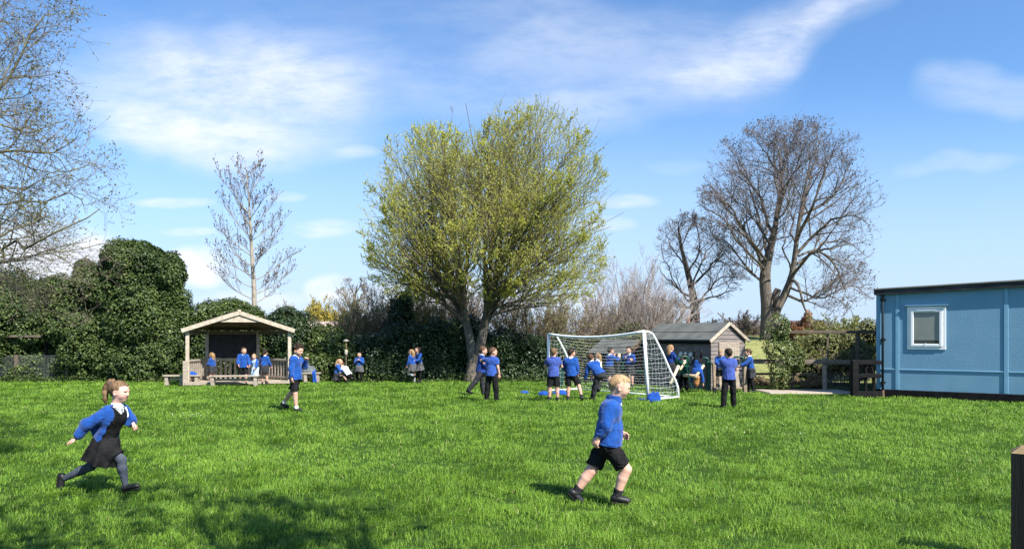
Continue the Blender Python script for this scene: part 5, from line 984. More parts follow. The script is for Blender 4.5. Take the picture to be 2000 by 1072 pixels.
# ------------------------------------------------------------------ people: one continuous body surface each, clothes as children
class SDF:
    """smooth union of capsules and ellipsoids on a voxel grid, turned into a mesh by surface nets"""
    def __init__(s, h): s.h = h; s.pr = []; s.post = []
    def cap(s, a, b, ra, rb=None, k=.02, flat=None, cut=(0, 0), op='u'):
        a, b = np.array(a, float), np.array(b, float); rb = ra if rb is None else rb; ab = b - a; L2 = max(ab @ ab, 1e-9); L = math.sqrt(L2)
        def f(X, Y, Z):
            x, y, z = X - a[0], Y - a[1], Z - a[2]; t0 = (x*ab[0] + y*ab[1] + z*ab[2]) / L2; t = np.clip(t0, 0, 1); x = x - t*ab[0]; y = y - t*ab[1]; z = z - t*ab[2]; d2 = x*x + y*y + z*z
            if flat is not None:
                for n, fc in (flat if isinstance(flat, list) else [flat]): c = x*n[0] + y*n[1] + z*n[2]; d2 = d2 + (fc*fc - 1) * c*c
            d = np.sqrt(d2) - (ra + (rb - ra) * t)
            if cut[0]: d = np.maximum(d, -t0 * L)
            if cut[1]: d = np.maximum(d, (t0 - 1) * L)
            return d
        m = max(ra, rb); s.pr.append((f, np.minimum(a, b) - m, np.maximum(a, b) + m, k, op)); return s
    def ell(s, c, rad, R=None, k=.02, op='u'):
        c = np.array(c, float); rad = np.array(rad, float); R = np.eye(3) if R is None else np.array(R)   # columns of R = axes
        def f(X, Y, Z):
            x, y, z = X - c[0], Y - c[1], Z - c[2]; p = [(x*R[0, i] + y*R[1, i] + z*R[2, i]) / rad[i] for i in range(3)]
            k0 = np.sqrt(p[0]**2 + p[1]**2 + p[2]**2) + 1e-6; k1 = np.sqrt((p[0]/rad[0])**2 + (p[1]/rad[1])**2 + (p[2]/rad[2])**2) + 1e-6; return k0 * (k0 - 1) / k1
        m = rad.max(); s.pr.append((f, c - m, c + m, k, op)); return s
    def fn(s, f, lo, hi, k=.01, op='u'): s.pr.append((f, np.array(lo, float), np.array(hi, float), k, op)); return s
    def mesh(s):
        h = s.h; us = [p for p in s.pr if p[4] == 'u']; lo = np.min([p[1] for p in us], 0) - 4*h; hi = np.max([p[2] for p in us], 0) + 4*h; n = np.ceil((hi - lo) / h).astype(int) + 1
        ax = [(lo[i] + h * np.arange(n[i])).astype(np.float32) for i in range(3)]; Fd = np.full(n, .5, np.float32)
        for f, a, b, k, op in s.pr:
            mg = k + 4*h; i0 = np.clip(np.floor((a - mg - lo) / h).astype(int), 0, n); i1 = np.clip(np.ceil((b + mg - lo) / h).astype(int) + 1, 0, n)
            if (i1 <= i0).any(): continue
            sl = tuple(slice(i0[i], i1[i]) for i in range(3)); X, Y, Z = ax[0][sl[0]][:, None, None], ax[1][sl[1]][None, :, None], ax[2][sl[2]][None, None, :]
            e = f(X, Y, Z).astype(np.float32); d = Fd[sl]
            if op == 'u': t = np.clip(.5 + .5 * (d - e) / k, 0, 1); Fd[sl] = d + (e - d) * t - k * t * (1 - t)
            elif op == 's': t = np.clip(.5 - .5 * (d + e) / k, 0, 1); Fd[sl] = d + (-e - d) * t + k * t * (1 - t)
        for f in s.post: 
            m = np.abs(Fd) < .035; ii = np.argwhere(m); p = lo + ii * h; Fd[m] = f(Fd[m], p)
        Fd[0] = Fd[-1] = .1; Fd[:, 0] = Fd[:, -1] = .1; Fd[:, :, 0] = Fd[:, :, -1] = .1
        ins = Fd < 0; c = [ins[:-1, :-1, :-1], ins[1:, :-1, :-1], ins[:-1, 1:, :-1], ins[1:, 1:, :-1], ins[:-1, :-1, 1:], ins[1:, :-1, 1:], ins[:-1, 1:, 1:], ins[1:, 1:, 1:]]
        cnt = sum(x.astype(np.int8) for x in c); act = (cnt > 0) & (cnt < 8); idx = np.argwhere(act); vid = np.full(act.shape, -1, np.int32); vid[act] = np.arange(len(idx)); off = np.array([[0,0,0],[1,0,0],[0,1,0],[1,1,0],[0,0,1],[1,0,1],[0,1,1],[1,1,1]])
        val = np.stack([Fd[tuple((idx + o).T)] for o in off], 1); acc = np.zeros((len(idx), 3)); w = np.zeros(len(idx))
        for a, b in ((0,1),(2,3),(4,5),(6,7),(0,2),(1,3),(4,6),(5,7),(0,4),(1,5),(2,6),(3,7)):
            x, y = val[:, a], val[:, b]; m = (x < 0) != (y < 0); t = np.where(m, x / np.where(m, x - y, 1), 0)[:, None]; p = off[a] + (off[b] - off[a]) * t; acc[m] += p[m]; w[m] += 1
        V = lo + (idx + acc / w[:, None]) * h; Q = []
        for axi in range(3):
            u, v = (axi + 1) % 3, (axi + 2) % 3; sa = [slice(None)]*3; sb = [slice(None)]*3; sa[axi] = slice(0, -1); sb[axi] = slice(1, None); A, Bq = ins[tuple(sa)], ins[tuple(sb)]; e = np.argwhere(A != Bq)
            e = e[(e[:, u] > 0) & (e[:, v] > 0) & (e[:, u] < n[u]-1) & (e[:, v] < n[v]-1)]
            def cell(du, dv): q = e.copy(); q[:, u] -= du; q[:, v] -= dv; return vid[tuple(q.T)]
            q = np.stack([cell(1, 1), cell(0, 1), cell(0, 0), cell(1, 0)], 1); fl = ~A[tuple(e.T)]; q[fl] = q[fl][:, ::-1]; Q.append(q)
        Q = np.concatenate(Q); return V, Q[(Q >= 0).all(1)]
def unit(v): v = np.array(v, float); return v / max(np.linalg.norm(v), 1e-9)

CLOTH = {}
def cloth(name, c1, c2=None, rough=.9, scale=10, bump=.004, bscale=90, sheen=.2):
    if name not in CLOTH: CLOTH[name] = M(name, c1, c2 or tuple(x * 1.35 for x in c1), rough=rough, scale=scale, bump=bump, bscale=bscale, sheen=sheen if sum(c1) > .2 else 0, spec=.12)
    return CLOTH[name]
SKIN = {}
def skin_mat(c):
    if c not in SKIN:
        m = M('skin', c, attr='tint', rough=.5, spec=.35, bump=.0008, scale=60); b = m.node_tree.nodes['Principled BSDF']; b.inputs['Subsurface Weight'].default_value = .08; b.inputs['Subsurface Radius'].default_value = (.01, .004, .002); b.inputs['Subsurface Scale'].default_value = .6; SKIN[c] = m
    return SKIN[c]
m_eye = M('eye', (.035, .03, .028), rough=.15, spec=.6); m_eyew = M('eye_white', (.62, .60, .58), rough=.25)
m_shoe = M('black_shoe', (.008, .008, .009), (.016, .016, .017), rough=.5, scale=8, spec=.35); m_sole = M('rubber_sole', (.008, .008, .008), (.018, .018, .018), rough=.9, spec=.1)
def hair_mat(name, c1, c2):
    k = 'hair_' + name
    if k not in CLOTH: CLOTH[k] = M(k, tuple(x * .55 for x in c1), tuple(x * .95 for x in c2), rough=.6, scale=34, bump=.003, bscale=120, spec=.15, attr='rnd', lo=.05, hi=.95)
    return CLOTH[k]
HAIR = {'blond': ((.31, .19, .09), (.52, .36, .20)), 'fair': ((.22, .125, .055), (.42, .27, .135)), 'brown': ((.055, .030, .016), (.14, .082, .045)), 'dark': ((.014, .009, .006), (.045, .028, .018)), 'ginger': ((.24, .10, .03), (.42, .20, .07)), 'mid': ((.10, .058, .03), (.24, .15, .082))}
COLS = {'royal': ((.006, .045, .205), (.012, .072, .30)), 'navy': ((.010, .030, .150), (.02, .05, .22)), 'polo': ((.030, .058, .225), (.05, .085, .31)), 'polo2': ((.018, .058, .25), (.032, .085, .34)), 'black': ((.006, .006, .0065), (.015, .015, .016)), 'charcoal': ((.020, .021, .024), (.042, .043, .047)), 'grey': ((.06, .06, .063), (.105, .105, .11)), 'white': ((.62, .63, .65), (.74, .75, .76)),
        'paleblue': ((.34, .50, .70), (.50, .66, .82)), 'tights': ((.036, .044, .060), (.07, .082, .105)), 'darkgreen': ((.006, .05, .03), (.012, .08, .05)), 'sock': ((.018, .018, .020), (.04, .04, .044)), 'greysock': ((.25, .27, .28), (.36, .38, .39))}
def cl(c): return cloth('cloth_' + c, *COLS[c], bump=.010, bscale=26)

def fk(H, lean=0, side=0, twist=0, legs=((0, 3, 0, 0), (0, 3, 0, 0)), arms=((0, 12, 10, 0), (0, 12, 10, 0)), head=(0, 0, 0), fists=(.4, .4)):
    """joints (x forward, y left, z up) from angles in degrees. legs/arms: (left, right). leg: flex, abduct, knee, toe pitch; arm: flex, abduct, elbow, inward"""
    R = math.radians; J = {}; up = unit((math.sin(R(lean)), math.sin(R(side)), math.cos(R(lean)))); tw = R(twist)
    f = unit(np.array((math.cos(tw), math.sin(tw), 0)) - up * (np.array((math.cos(tw), math.sin(tw), 0)) @ up)); lf = np.cross(up, f)
    J['pel'] = np.zeros(3); J['chest'] = up * .235 * H; J['neck'] = up * .315 * H; J['up'] = up; J['f'] = f; J['l'] = lf
    hy, hp, hr = R(head[0]), R(head[1]), R(head[2]); hf = np.array((math.cos(hy) * math.cos(hp), math.sin(hy) * math.cos(hp), -math.sin(hp))); hu = unit(unit((up + np.array((0, 0, 1.2))) + lf * math.sin(hr)) - hf * (unit(up + np.array((0, 0, 1.2))) @ hf))
    J['hf'] = hf; J['hu'] = hu; J['hl'] = np.cross(hu, hf); J['hh'] = .172 * H; J['head'] = J['neck'] + up * .016 * H + hu * .081 * H + hf * .020 * H
    for i, (sd, nm) in enumerate(((1, 'L'), (-1, 'R'))):
        a, b, e, inn = [R(x) for x in arms[i]]; sh = up * .275 * H + lf * sd * .098 * H; J['sh' + nm] = sh
        rot = lambda v: v[0] * f * 1.0 + v[1] * lf + v[2] * np.array((0, 0, 1.)) 
        ud = unit(rot((math.sin(a) * math.cos(b), sd * math.sin(b), -math.cos(a) * math.cos(b)))); el = sh + ud * .155 * H
        fd = unit(rot((math.sin(a + e) * math.cos(inn), sd * (math.sin(b) * .5 - math.sin(inn)), -math.cos(a + e) * math.cos(inn)))); wr = el + fd * .135 * H
        J['el' + nm], J['wr' + nm], J['hd' + nm] = el, wr, fd; J['curl' + nm] = fists[i]
        a, b, k, tp = [R(x) for x in legs[i]]; hip = np.array((0, sd * .052 * H, -.015 * H)); kn = hip + .238 * H * unit((math.sin(a) * math.cos(b), sd * math.sin(b), -math.cos(a) * math.cos(b)))
        an = kn + .215 * H * unit((math.sin(a - k) * math.cos(b), sd * math.sin(b) * .6, -math.cos(a - k) * math.cos(b))); J['hip' + nm], J['kn' + nm], J['an' + nm] = hip, kn, an
        J['toe' + nm] = unit((math.cos(tp), sd * .15, math.sin(tp)))
    return J

def hand(S, H, w, d, pn, sd, curl, h):
    """palm, four fingers of different lengths bent at two knuckles, thumb from the side of the palm. pn = palm normal"""
    d = unit(d); pn = unit(pn - d * (np.array(pn) @ d)); lat = np.cross(d, pn) * sd; L = .092 * H; fr = .0068 * H
    S.ell(w + d * L * .26, (L * .30, L * .25, L * .125), np.stack([d, lat, pn], 1), .008)
    for j, (o, ln) in enumerate(((.20, .46), (.07, .52), (-.06, .48), (-.185, .38))):
        p = w + d * L * .45 + lat * L * o; dr = unit(d + lat * o * .5); q = p; c = curl * .9
        for seg in range(3):
            c2 = curl * (.55 + .5 * seg); dd = dr * math.cos(c2 * 1.5) + pn * math.sin(c2 * 1.5); q2 = q + dd * L * ln * (.42, .33, .25)[seg]; S.cap(q, q2, fr * (1 - .08 * seg), fr * (.92 - .08 * seg), .003); q = q2
    b = w + d * L * .12 + lat * L * .20; m = b + unit(d * .7 + lat * .75 + pn * .2) * L * .24; e = m + unit(d + lat * .15 + pn * (.2 + curl * .5)) * L * .26; S.cap(b, m, fr * 1.35, fr * 1.1, .007); S.cap(m, e, fr * 1.1, fr * .85, .003)

def head_sdf(S, J, k=1):
    hh = J['hh']; c = J['head']; Rm = np.stack([J['hf'], J['hl'], J['hu']], 1); T = lambda x, y, z: c + Rm @ (np.array((x, y, z)) * hh)
    S.ell(T(-.04, 0, .12), np.array((.46, .365, .385)) * hh, Rm, .02); S.ell(T(.12, 0, -.16), np.array((.29, .285, .33)) * hh, Rm, .05 * 1)
    S.cap(T(.27, .03, -.41), T(.27, -.03, -.41), .085 * hh, k=.03); 
    for s in (1, -1):
        S.ell(T(.23, s * .15, -.17), np.array((.13, .13, .14)) * hh, Rm, .03); S.ell(T(-.03, s * .365, -.07), np.array((.105, .04, .145)) * hh, Rm, .006); S.ell(T(-.005, s * .395, -.07), np.array((.05, .03, .085)) * hh, Rm, .006, 's')
        S.ell(T(.405, s * .145, .005), np.array((.045, .085, .045)) * hh, Rm, .014, 's')
        S.ell(T(.392, s * .15, .075), np.array((.04, .11, .03)) * hh, Rm, .012)
    S.cap(T(.40, 0, .02), T(.455, 0, -.13), .030 * hh, .048 * hh, .018); S.cap(T(.42, .05, -.145), T(.42, -.05, -.145), .032 * hh, k=.012)
    S.cap(T(.375, .085, -.275), T(.375, -.085, -.275), .024 * hh, k=.010); S.cap(T(.365, .07, -.322), T(.365, -.07, -.322), .026 * hh, k=.010); S.cap(T(.415, .10, -.298), T(.415, -.10, -.298), .010 * hh, k=.005, op='s')
    return T

def person(label, J, H, loc, rotz, skin=(.51, .295, .215), hair=('brown', 'short'), top=('jumper', 'royal'), bottom=('shorts', 'black'), legs='bare', feet='sock', h=.007, seed=1, collar=True, group='pupils in blue school uniform', rot=None, ground=True, fold=1.7, extra=None, skirt=None, shoe=None, loose=0.0, stock=1.0, openy=.062, openx=.030, foot=1.0, fsc=26, hem=.036):
    r = rng_(seed); gnd = 0
    pts = [J['anL'] - (0, 0, .048 * H), J['anR'] - (0, 0, .048 * H)] + [J['an' + s] + J['toe' + s] * .112 * foot * H - (0, 0, .028 * H * (1 - abs(J['toe' + s][2]))) for s in 'LR'] + [J['pel'] - (0, 0, .085 * H)]
    if ground: gnd = -min(p[2] for p in pts)
    sh_ = np.array((0, 0, gnd))
    J = {k: (v + sh_ if k in ('pel', 'chest', 'neck', 'head', 'shL', 'shR', 'elL', 'elR', 'wrL', 'wrR', 'hipL', 'hipR', 'knL', 'knR', 'anL', 'anR') else v) for k, v in J.items()}
    f, l, up = J['f'], J['l'], J['up']; pf = np.array((1., 0, 0)); 
    long_ = top[0] in ('jumper', 'shirt', 'cardigan'); cover = bottom[0] == 'trousers' or legs != 'bare'; kl = .80 if cover else 1.0; ka = .84 if long_ else 1.0
    def torso(S, o, lo=0.0, k=.04):
        fl = (f, 1.42); S.cap(J['pel'] + up * (.02 + lo) * H, J['chest'] - up * .03 * H, .088 * H + o, .094 * H + o, k, fl); S.cap(J['chest'] - l * .055 * H, J['chest'] + l * .055 * H, .066 * H + o, k=k, flat=(f, 1.1))
        S.cap(J['shL'] * .92 + J['chest'] * .08, J['shR'] * .92 + J['chest'] * .08, .036 * H + o, k=k)
    # ---- body
    S = SDF(h); torso(S, -.010 * H); S.cap(J['pel'] + l * .025 * H, J['pel'] - l * .025 * H, .060 * H, k=.03, flat=(f, 1.15)); S.cap(J['neck'] - up * .05 * H, J['head'] - J['hu'] * .30 * J['hh'] - J['hf'] * .06 * J['hh'], .042 * H, .036 * H, .03); T = head_sdf(S, J)
    for s, sd in (('L', 1), ('R', -1)):
        S.cap(J['sh' + s], J['el' + s], .034 * H * ka, .027 * H * ka, .012); S.cap(J['el' + s], J['wr' + s], .027 * H * ka, .018 * H, .012)
        fa = J['wr' + s] - J['el' + s]; ua = J['el' + s] - J['sh' + s]; pn = J.get('pn' + s); pn = (-l * sd * 1.0 + f * .35) if pn is None else pn
        hand(S, H, J['wr' + s], J.get('hd' + s, unit(fa)), pn, sd if J.get('pn' + s) is None else J.get('ps' + s, sd), J.get('curl' + s, .4), h)
        k1 = stock * kl; S.cap(J['hip' + s], J['kn' + s], .048 * H, .0385 * H * k1, .03); S.cap(J['kn' + s], J['kn' + s] * .65 + J['an' + s] * .35 - pf * .004 * H, .0385 * H * k1, .0355 * H * k1, .008); S.cap(J['kn' + s] * .65 + J['an' + s] * .35 - pf * .004 * H, J['an' + s], .0355 * H * k1, .0225 * H * stock * (.9 if cover else 1), .008)
        t = J['toe' + s]; t = unit(t); dn_ = unit(J['sole' + s]) if J.get('sole' + s) is not None else unit(np.array((0, 0, -1.)) - t * (np.array((0, 0, -1.)) @ t)); S.cap(J['an' + s] + dn_ * .022 * H, J['an' + s] + dn_ * .024 * H + t * .07 * H, .017 * H, .012 * H, .012)
    V, Q = S.mesh(); hl = (V - J['head']) @ np.stack([J['hf'], J['hl'], J['hu']], 1) / J['hh']; C = np.tile(np.array(skin), (len(V), 1)); inh = (np.abs(hl) < .62).all(1)
    def blob(c, rad, col, a):
        d = (((np.abs(hl) if c[1] > 0 else hl) - np.array(c)) / np.array(rad)); m = np.exp(-(d ** 2).sum(1)) * inh * a; C[:] = C * (1 - m[:, None]) + np.array(col) * m[:, None]
    sk = np.array(skin); blob((.28, .2, -.17), (.16, .12, .13), sk * (1.08, .72, .68), .75); blob((.38, 0, -.30), (.09, .12, .05), sk * (.80, .42, .42), .85); blob((.40, .15, .09), (.06, .11, .018), np.array(HAIR[hair[0]][0]) * 1.6, .3); blob((.43, 0, -.13), (.06, .07, .05), sk * (1.05, .8, .78), .6); blob((.02, .37, -.07), (.1, .1, .15), sk * (1.0, .72, .68), .6)
    for s in 'LR':
        d = np.linalg.norm(V - (J['wr' + s] + J.get('hd' + s, f) * .06 * H), axis=1) / (.05 * H); m = np.exp(-d ** 2)[:, None] * .35; C[:] = C * (1 - m) + sk * (1.0, .74, .68) * m
        d = np.linalg.norm(V - J['kn' + s], axis=1) / (.04 * H); m = np.exp(-d ** 2)[:, None] * .4; C[:] = C * (1 - m) + sk * (.98, .72, .66) * m
    b = obj('person', mesh_np('person', V, Q, {'tint': C}), skin_mat(skin), None, loc, rotz); tag(b, label, 'person', group)
    if rot: b.rotation_euler = rot
    def piece(nm, S, mat, lab=None, par=None, streak=None):
        V, Q = S.mesh(); at = None
        if streak:
            q = (V - J['head']) @ np.stack([J['hf'], J['hl'], J['hu']], 1) / J['hh'] - np.array((-.2, 0, .1)); az = np.arctan2(q[:, 1], q[:, 0]); rr = np.linalg.norm(q, axis=1); po = np.arccos(np.clip(q[:, 2] / (rr + 1e-6), -1, 1)); u = np.stack([az * 9, po * 2.2 + rr * 2, rr * 2], 1)
            n = .5 + .38 * vnoise(u, 41) + .3 * vnoise(u * 2.3, 42); at = {'rnd': np.clip(n, 0, 1)}
        o = obj(nm, mesh_np(nm, V, Q, at), mat, par or b)
        if lab: o['label'] = lab
        return o
    for sd in (1, -1):
        q = SDF(min(h, .0035)); q.ell(T(.352, sd * .145, .005), np.array((.040, .048, .032)) * J['hh'], np.stack([J['hf'], J['hl'], J['hu']], 1)); piece('eye', q, m_eye)
    sdn = r.integers(1, 999); fo = .0042 * fold * H / 1.25
    def folds(sc=26, amp=1.0, st=(1, 1, .5)):
        a2 = np.array(st)
        return lambda F_, p: F_ + fo * amp * (vnoise(p * sc * a2, sdn) + .6 * np.abs(vnoise(p * sc * 1.8 * a2[::-1], sdn + 1)))
    # ---- top
    S = None; kind, col = top; mt = cl(col) if isinstance(col, str) else col
    if kind in ('jumper', 'polo', 'shirt', 'cardigan'):
        S = SDF(h); off = (.013 * H if kind != 'polo' else .010 * H) + loose; torso(S, off, .045); S.cap(J['pel'] - up * hem * H, J['pel'] + up * .10 * H, .108 * H + off * .8, .092 * H + off, .02, (f, 1.14), cut=(1, 0))
        for s in 'LR':
            if kind in ('jumper', 'shirt', 'cardigan'):
                S.cap(J['sh' + s], J['el' + s], .036 * H + off, .031 * H + off * .9, .012); S.cap(J['el' + s], J['el' + s] * .12 + J['wr' + s] * .88, .031 * H + off * .9, .023 * H + off * .7, .02, cut=(0, 1)); w = J['el' + s] * .14 + J['wr' + s] * .86; S.cap(w, w * .0 + J['el' + s] * .04 + J['wr' + s] * .96, .023 * H + off * .35, k=.004, cut=(0, 1))
            else: e = J['sh' + s] * .38 + J['el' + s] * .62; S.cap(J['sh' + s], e, .036 * H + off, .037 * H + off, .025, cut=(0, 1))
        S.cap(J['neck'] - up * .035 * H, J['neck'] + up * .012 * H - f * .004, .048 * H + off * .3, .044 * H + off * .2, .02, cut=(0, 1))
        if kind == 'cardigan':
            fx = f; c0 = J['chest']
            def opening(X, Y, Z):   # front panel cut away
                x = (X - c0[0]) * fx[0] + (Y - c0[1]) * fx[1] + (Z - c0[2]) * fx[2]; y = (X - c0[0]) * l[0] + (Y - c0[1]) * l[1] + (Z - c0[2]) * l[2]
                return np.maximum(openx * H - x, np.abs(y) - openy * H)
            S.fn(opening, J['pel'] - .25 * H, J['neck'] + .1 * H, .002, 's'); S.post.append(folds(fsc)); S.post.append(lambda F_, p: np.maximum(F_, -opening(p[:, 0], p[:, 1], p[:, 2])))
        else: S.post.append(folds(fsc))
        piece({'jumper': 'jumper', 'polo': 'polo_shirt', 'shirt': 'shirt', 'cardigan': 'cardigan'}[kind], S, mt)
        if collar and kind in ('jumper', 'polo', 'cardigan'):
            S = SDF(min(h, .0055)); n0 = J['neck'] - up * .010 * H; n1 = J['neck'] + up * .026 * H - f * .004; S.cap(n0, n1, .056 * H, .049 * H, .004, cut=(1, 1)); S.cap(n0 - up * .02 * H, n1 + up * .02 * H, .045 * H, .043 * H, .003, op='s')
            for sd in (1, -1): S.cap(n0 + f * .048 * H + l * sd * .016 * H, n0 + f * .056 * H + l * sd * .030 * H - up * .026 * H, .009 * H, .006 * H, .006)
            piece('collar', S, cl('white') if kind != 'polo' else mt)
    # ---- bottoms
    kind, col = bottom; mt = cl(col)
    if kind in ('shorts', 'trousers'):
        S = SDF(h); S.cap(J['pel'] + up * .06 * H, J['pel'] - up * .02 * H, .078 * H, .082 * H, .03, (f, 1.22), cut=(1, 0)); S.cap(J['pel'] + l * .028 * H - up * .02 * H, J['pel'] - l * .028 * H - up * .02 * H, .080 * H, k=.03, flat=(f, 1.05))
        for s in 'LR':
            if kind == 'shorts': e = J['kn' + s] + (J['hip' + s] - J['kn' + s]) * .16; S.cap(J['hip' + s], e, .062 * H, .066 * H, .03, cut=(0, 1))
            else:
                S.cap(J['hip' + s], J['kn' + s], .062 * H, .054 * H, .03); e = J['kn' + s] + (J['an' + s] - J['kn' + s]) * 1.06; S.cap(J['kn' + s], e, .054 * H, .047 * H, .02, cut=(0, 1))
        S.post.append(folds(22, 1.1)); piece(kind, S, mt)
        if kind == 'shorts':
            pass
    if kind in ('skirt', 'pinafore', 'dress'):
        S = SDF(h); w0 = J['pel'] + up * .055 * H; ax = unit(skirt[0]) if skirt else unit((-up) + np.array((0, 0, -1.))); Ls = (skirt[1] if skirt else .22) * H; rw, rh = .108 * H, (skirt[2] if skirt else .150) * H; e1 = unit(f - ax * (f @ ax)); e2 = np.cross(ax, e1); ph = r.uniform(0, 6)
        def skf(X, Y, Z):
            x, y, z = X - w0[0], Y - w0[1], Z - w0[2]; t = (x*ax[0] + y*ax[1] + z*ax[2]) / Ls; a = x*e1[0] + y*e1[1] + z*e1[2]; b2 = x*e2[0] + y*e2[1] + z*e2[2]; an = np.arctan2(b2, a); tc = np.clip(t, 0, 1.1)
            rr = (rw + (rh - rw) * tc ** .85) * (1 + tc * (.10 * np.sin(7 * an + ph) + .06 * np.sin(12 * an + 2 * ph) + .06 * np.sin(2 * an + ph))); q = np.sqrt((a * 1.12) ** 2 + b2 ** 2); d = (q - rr) * .75
            outer = np.maximum(np.maximum(d, -t * Ls), (t - 1 - .05 * np.sin(3 * an + ph)) * Ls); inner = np.maximum(d + .014, (.25 - t) * Ls); return np.maximum(outer, -inner)
        c = w0 + ax * Ls * .5; m = max(Ls * .7, rh * 1.35) + .05; S.fn(skf, c - m, c + m, .01)
        for s in 'LR': S.cap(J['hip' + s], J['hip' + s] + (J['kn' + s] - J['hip' + s]) * (.78 if skirt else .62), .074 * H, .072 * H, .045, cut=(0, 1))
        S.post.append(folds(20, .8)); sk_o = piece(kind, S, mt)
        if kind != 'skirt':
            S = SDF(h); torso(S, .0115 * H, 0); S.cap(J['neck'] - up * .03 * H, J['neck'] + up * .06 * H + f * .03 * H, .055 * H, .06 * H, .01, op='s')
            for s in 'LR': S.cap(J['sh' + s], J['sh' + s] + (J['sh' + s] - J['chest']) * .8, .036 * H, .05 * H, .012, op='s')
            S.post.append(folds(18, .7)); piece('bodice', S, mt, par=b)
            S = SDF(h); torso(S, .003 * H, 0)
            for s in 'LR': S.cap(J['sh' + s], J['sh' + s] * .5 + J['el' + s] * .5, .041 * H, .039 * H, .02)
            S.cap(J['neck'] - up * .03 * H, J['neck'] + up * .008 * H, .047 * H, .045 * H, .02); piece('blouse', S, cl('white'), par=b)
    # ---- legs and feet
    if legs in ('tights', 'blacktights'):
        S = SDF(h)
        for s in 'LR':
            S.cap(J['hip' + s], J['kn' + s], .061 * H, .0415 * H, .03); m_ = J['kn' + s] * .65 + J['an' + s] * .35 - pf * .006 * H; S.cap(J['kn' + s], m_, .0415 * H, .040 * H, .02); S.cap(m_, J['an' + s], .040 * H, .0255 * H, .02)
        S.post.append(folds(40, .25)); piece('tights', S, cl('tights' if legs == 'tights' else 'black'))
    for s in 'LR':
        an, t, kn = J['an' + s], unit(J['toe' + s]), J['kn' + s]; dn = unit(np.array((0, 0, -1.)) - t * (np.array((0, 0, -1.)) @ t)); q = J.get('sole' + s); dn = unit(q) if q is not None else dn; sdv = np.cross(t, dn)
        if legs == 'bare' and bottom[0] != 'trousers':
            hs = {'sock': .22, 'long': .80, 'ankle': .12}[feet if feet in ('sock', 'long', 'ankle') else 'sock']; sc = {'sock': 'sock', 'long': 'greysock', 'ankle': 'white'}[feet if feet in ('sock', 'long', 'ankle') else 'sock']
            S = SDF(min(h, .006)); e = an + (kn - an) * hs; S.cap(an, e, .0275 * H * stock, (.033 + .010 * (hs > .5)) * H * stock, .01, cut=(0, 1)); S.cap(an, an + dn * .02 * H + t * .03 * H, .0275 * H * stock, .02 * H, .01); S.post.append(folds(50, .4)); piece('sock', S, cl(sc))
        hs = .0 + .04 * H; S = SDF(min(h, .006)); c0 = an + dn * .026 * H - t * .018 * H; S.cap(c0, c0 + t * .090 * H * foot, .029 * H, .025 * H, .01, [(dn, 1.05), (sdv, 1.0)])
        S.cap(c0 + t * .05 * H, c0 + t * .10 * H * foot + dn * .004 * H, .027 * H, .024 * H, .01, (dn, 1.35)); S.ell(an + dn * .016 * H - t * .006 * H, (.032 * H, .030 * H, .022 * H), k=.012)
        ps, po = c0 + dn * .030 * H, dn
        def flatsole(X, Y, Z, ps=ps, po=po): return -((X - ps[0]) * po[0] + (Y - ps[1]) * po[1] + (Z - ps[2]) * po[2]) 
        S.fn(flatsole, c0 - .12 * H, c0 + .16 * H, .002, 's')
        S.cap(an + (kn - an) * .07 - t * .0, an + (kn - an) * .34, .027 * H * stock, .036 * H * stock, .003, op='s'); so = piece('shoe', S, shoe or m_shoe)
        S = SDF(min(h, .006)); c1 = ps - dn * .001 * H; S.cap(c1 - t * .0 * H, c1 + t * .10 * H * foot, .0285 * H, .0255 * H, .004, (dn, 3.4)); piece('sole', S, m_sole, par=so)
    # ---- hair
    hc, hs = hair; hm = hair_mat(hc, *HAIR[hc]); hh = J['hh']; Rm = np.stack([J['hf'], J['hl'], J['hu']], 1); S = SDF(min(h, .0055)); T2 = lambda x, y, z: J['head'] + Rm @ (np.array((x, y, z)) * hh)
    big = {'short': .015, 'crop': -.016}.get(hs, .01)
    S.ell(T2(-.045, 0, .14), np.array((.475 + big, .385 + big, .395 + big)) * hh, Rm, .02)
    if hs in ('short', 'curly', 'crop'): S.ell(T2(.03, 0, .36), np.array((.35, .28, .15 if hs != 'curly' else .25)) * hh, Rm, .03)
    if hs == 'curly': S.cap(T2(.25, -.14, .36), T2(.25, .14, .36), .07 * hh, k=.03)
    if hs == 'curly':
        for _ in range(46): d = unit(r.normal(size=3) + (0, 0, .7)); S.ell(T2(*(np.array((-.03, 0, .17)) + d * np.array((.47, .40, .42)))), np.full(3, r.uniform(.07, .11)) * hh, k=.006)
    S.cap(T2(-.33, 0, .0), T2(-.30, 0, -.20), .20 * hh, .13 * hh, .04)
    c_h, R_h = J['head'], Rm
    def face(X, Y, Z):
        x, y, z = X - c_h[0], Y - c_h[1], Z - c_h[2]; a = (x*R_h[0, 0] + y*R_h[1, 0] + z*R_h[2, 0]) / hh; c2 = (x*R_h[0, 2] + y*R_h[1, 2] + z*R_h[2, 2]) / hh; b2 = np.abs(x*R_h[0, 1] + y*R_h[1, 1] + z*R_h[2, 1]) / hh
        hl_ = .27 - .10 * (b2 > .9) ; g1 = np.maximum(.14 - a, c2 - (.31 - .35 * b2 * b2 + 0 * a))         # face and forehead
        g2 = np.maximum(-.10 + .16 * np.clip(c2, -.4, .4) - a, c2 - .02)                                                            # in front of and round the ear
        g3 = c2 + .33                                                                                                               # nape
        return np.minimum(np.minimum(g1, g2), g3) * hh
    S.fn(face, J['head'] - hh, J['head'] + hh, .008, 's')
    sd2 = r.integers(1, 999); am = {'short': .0040, 'crop': .0022, 'curly': .003}.get(hs, .0035) * H / 1.25
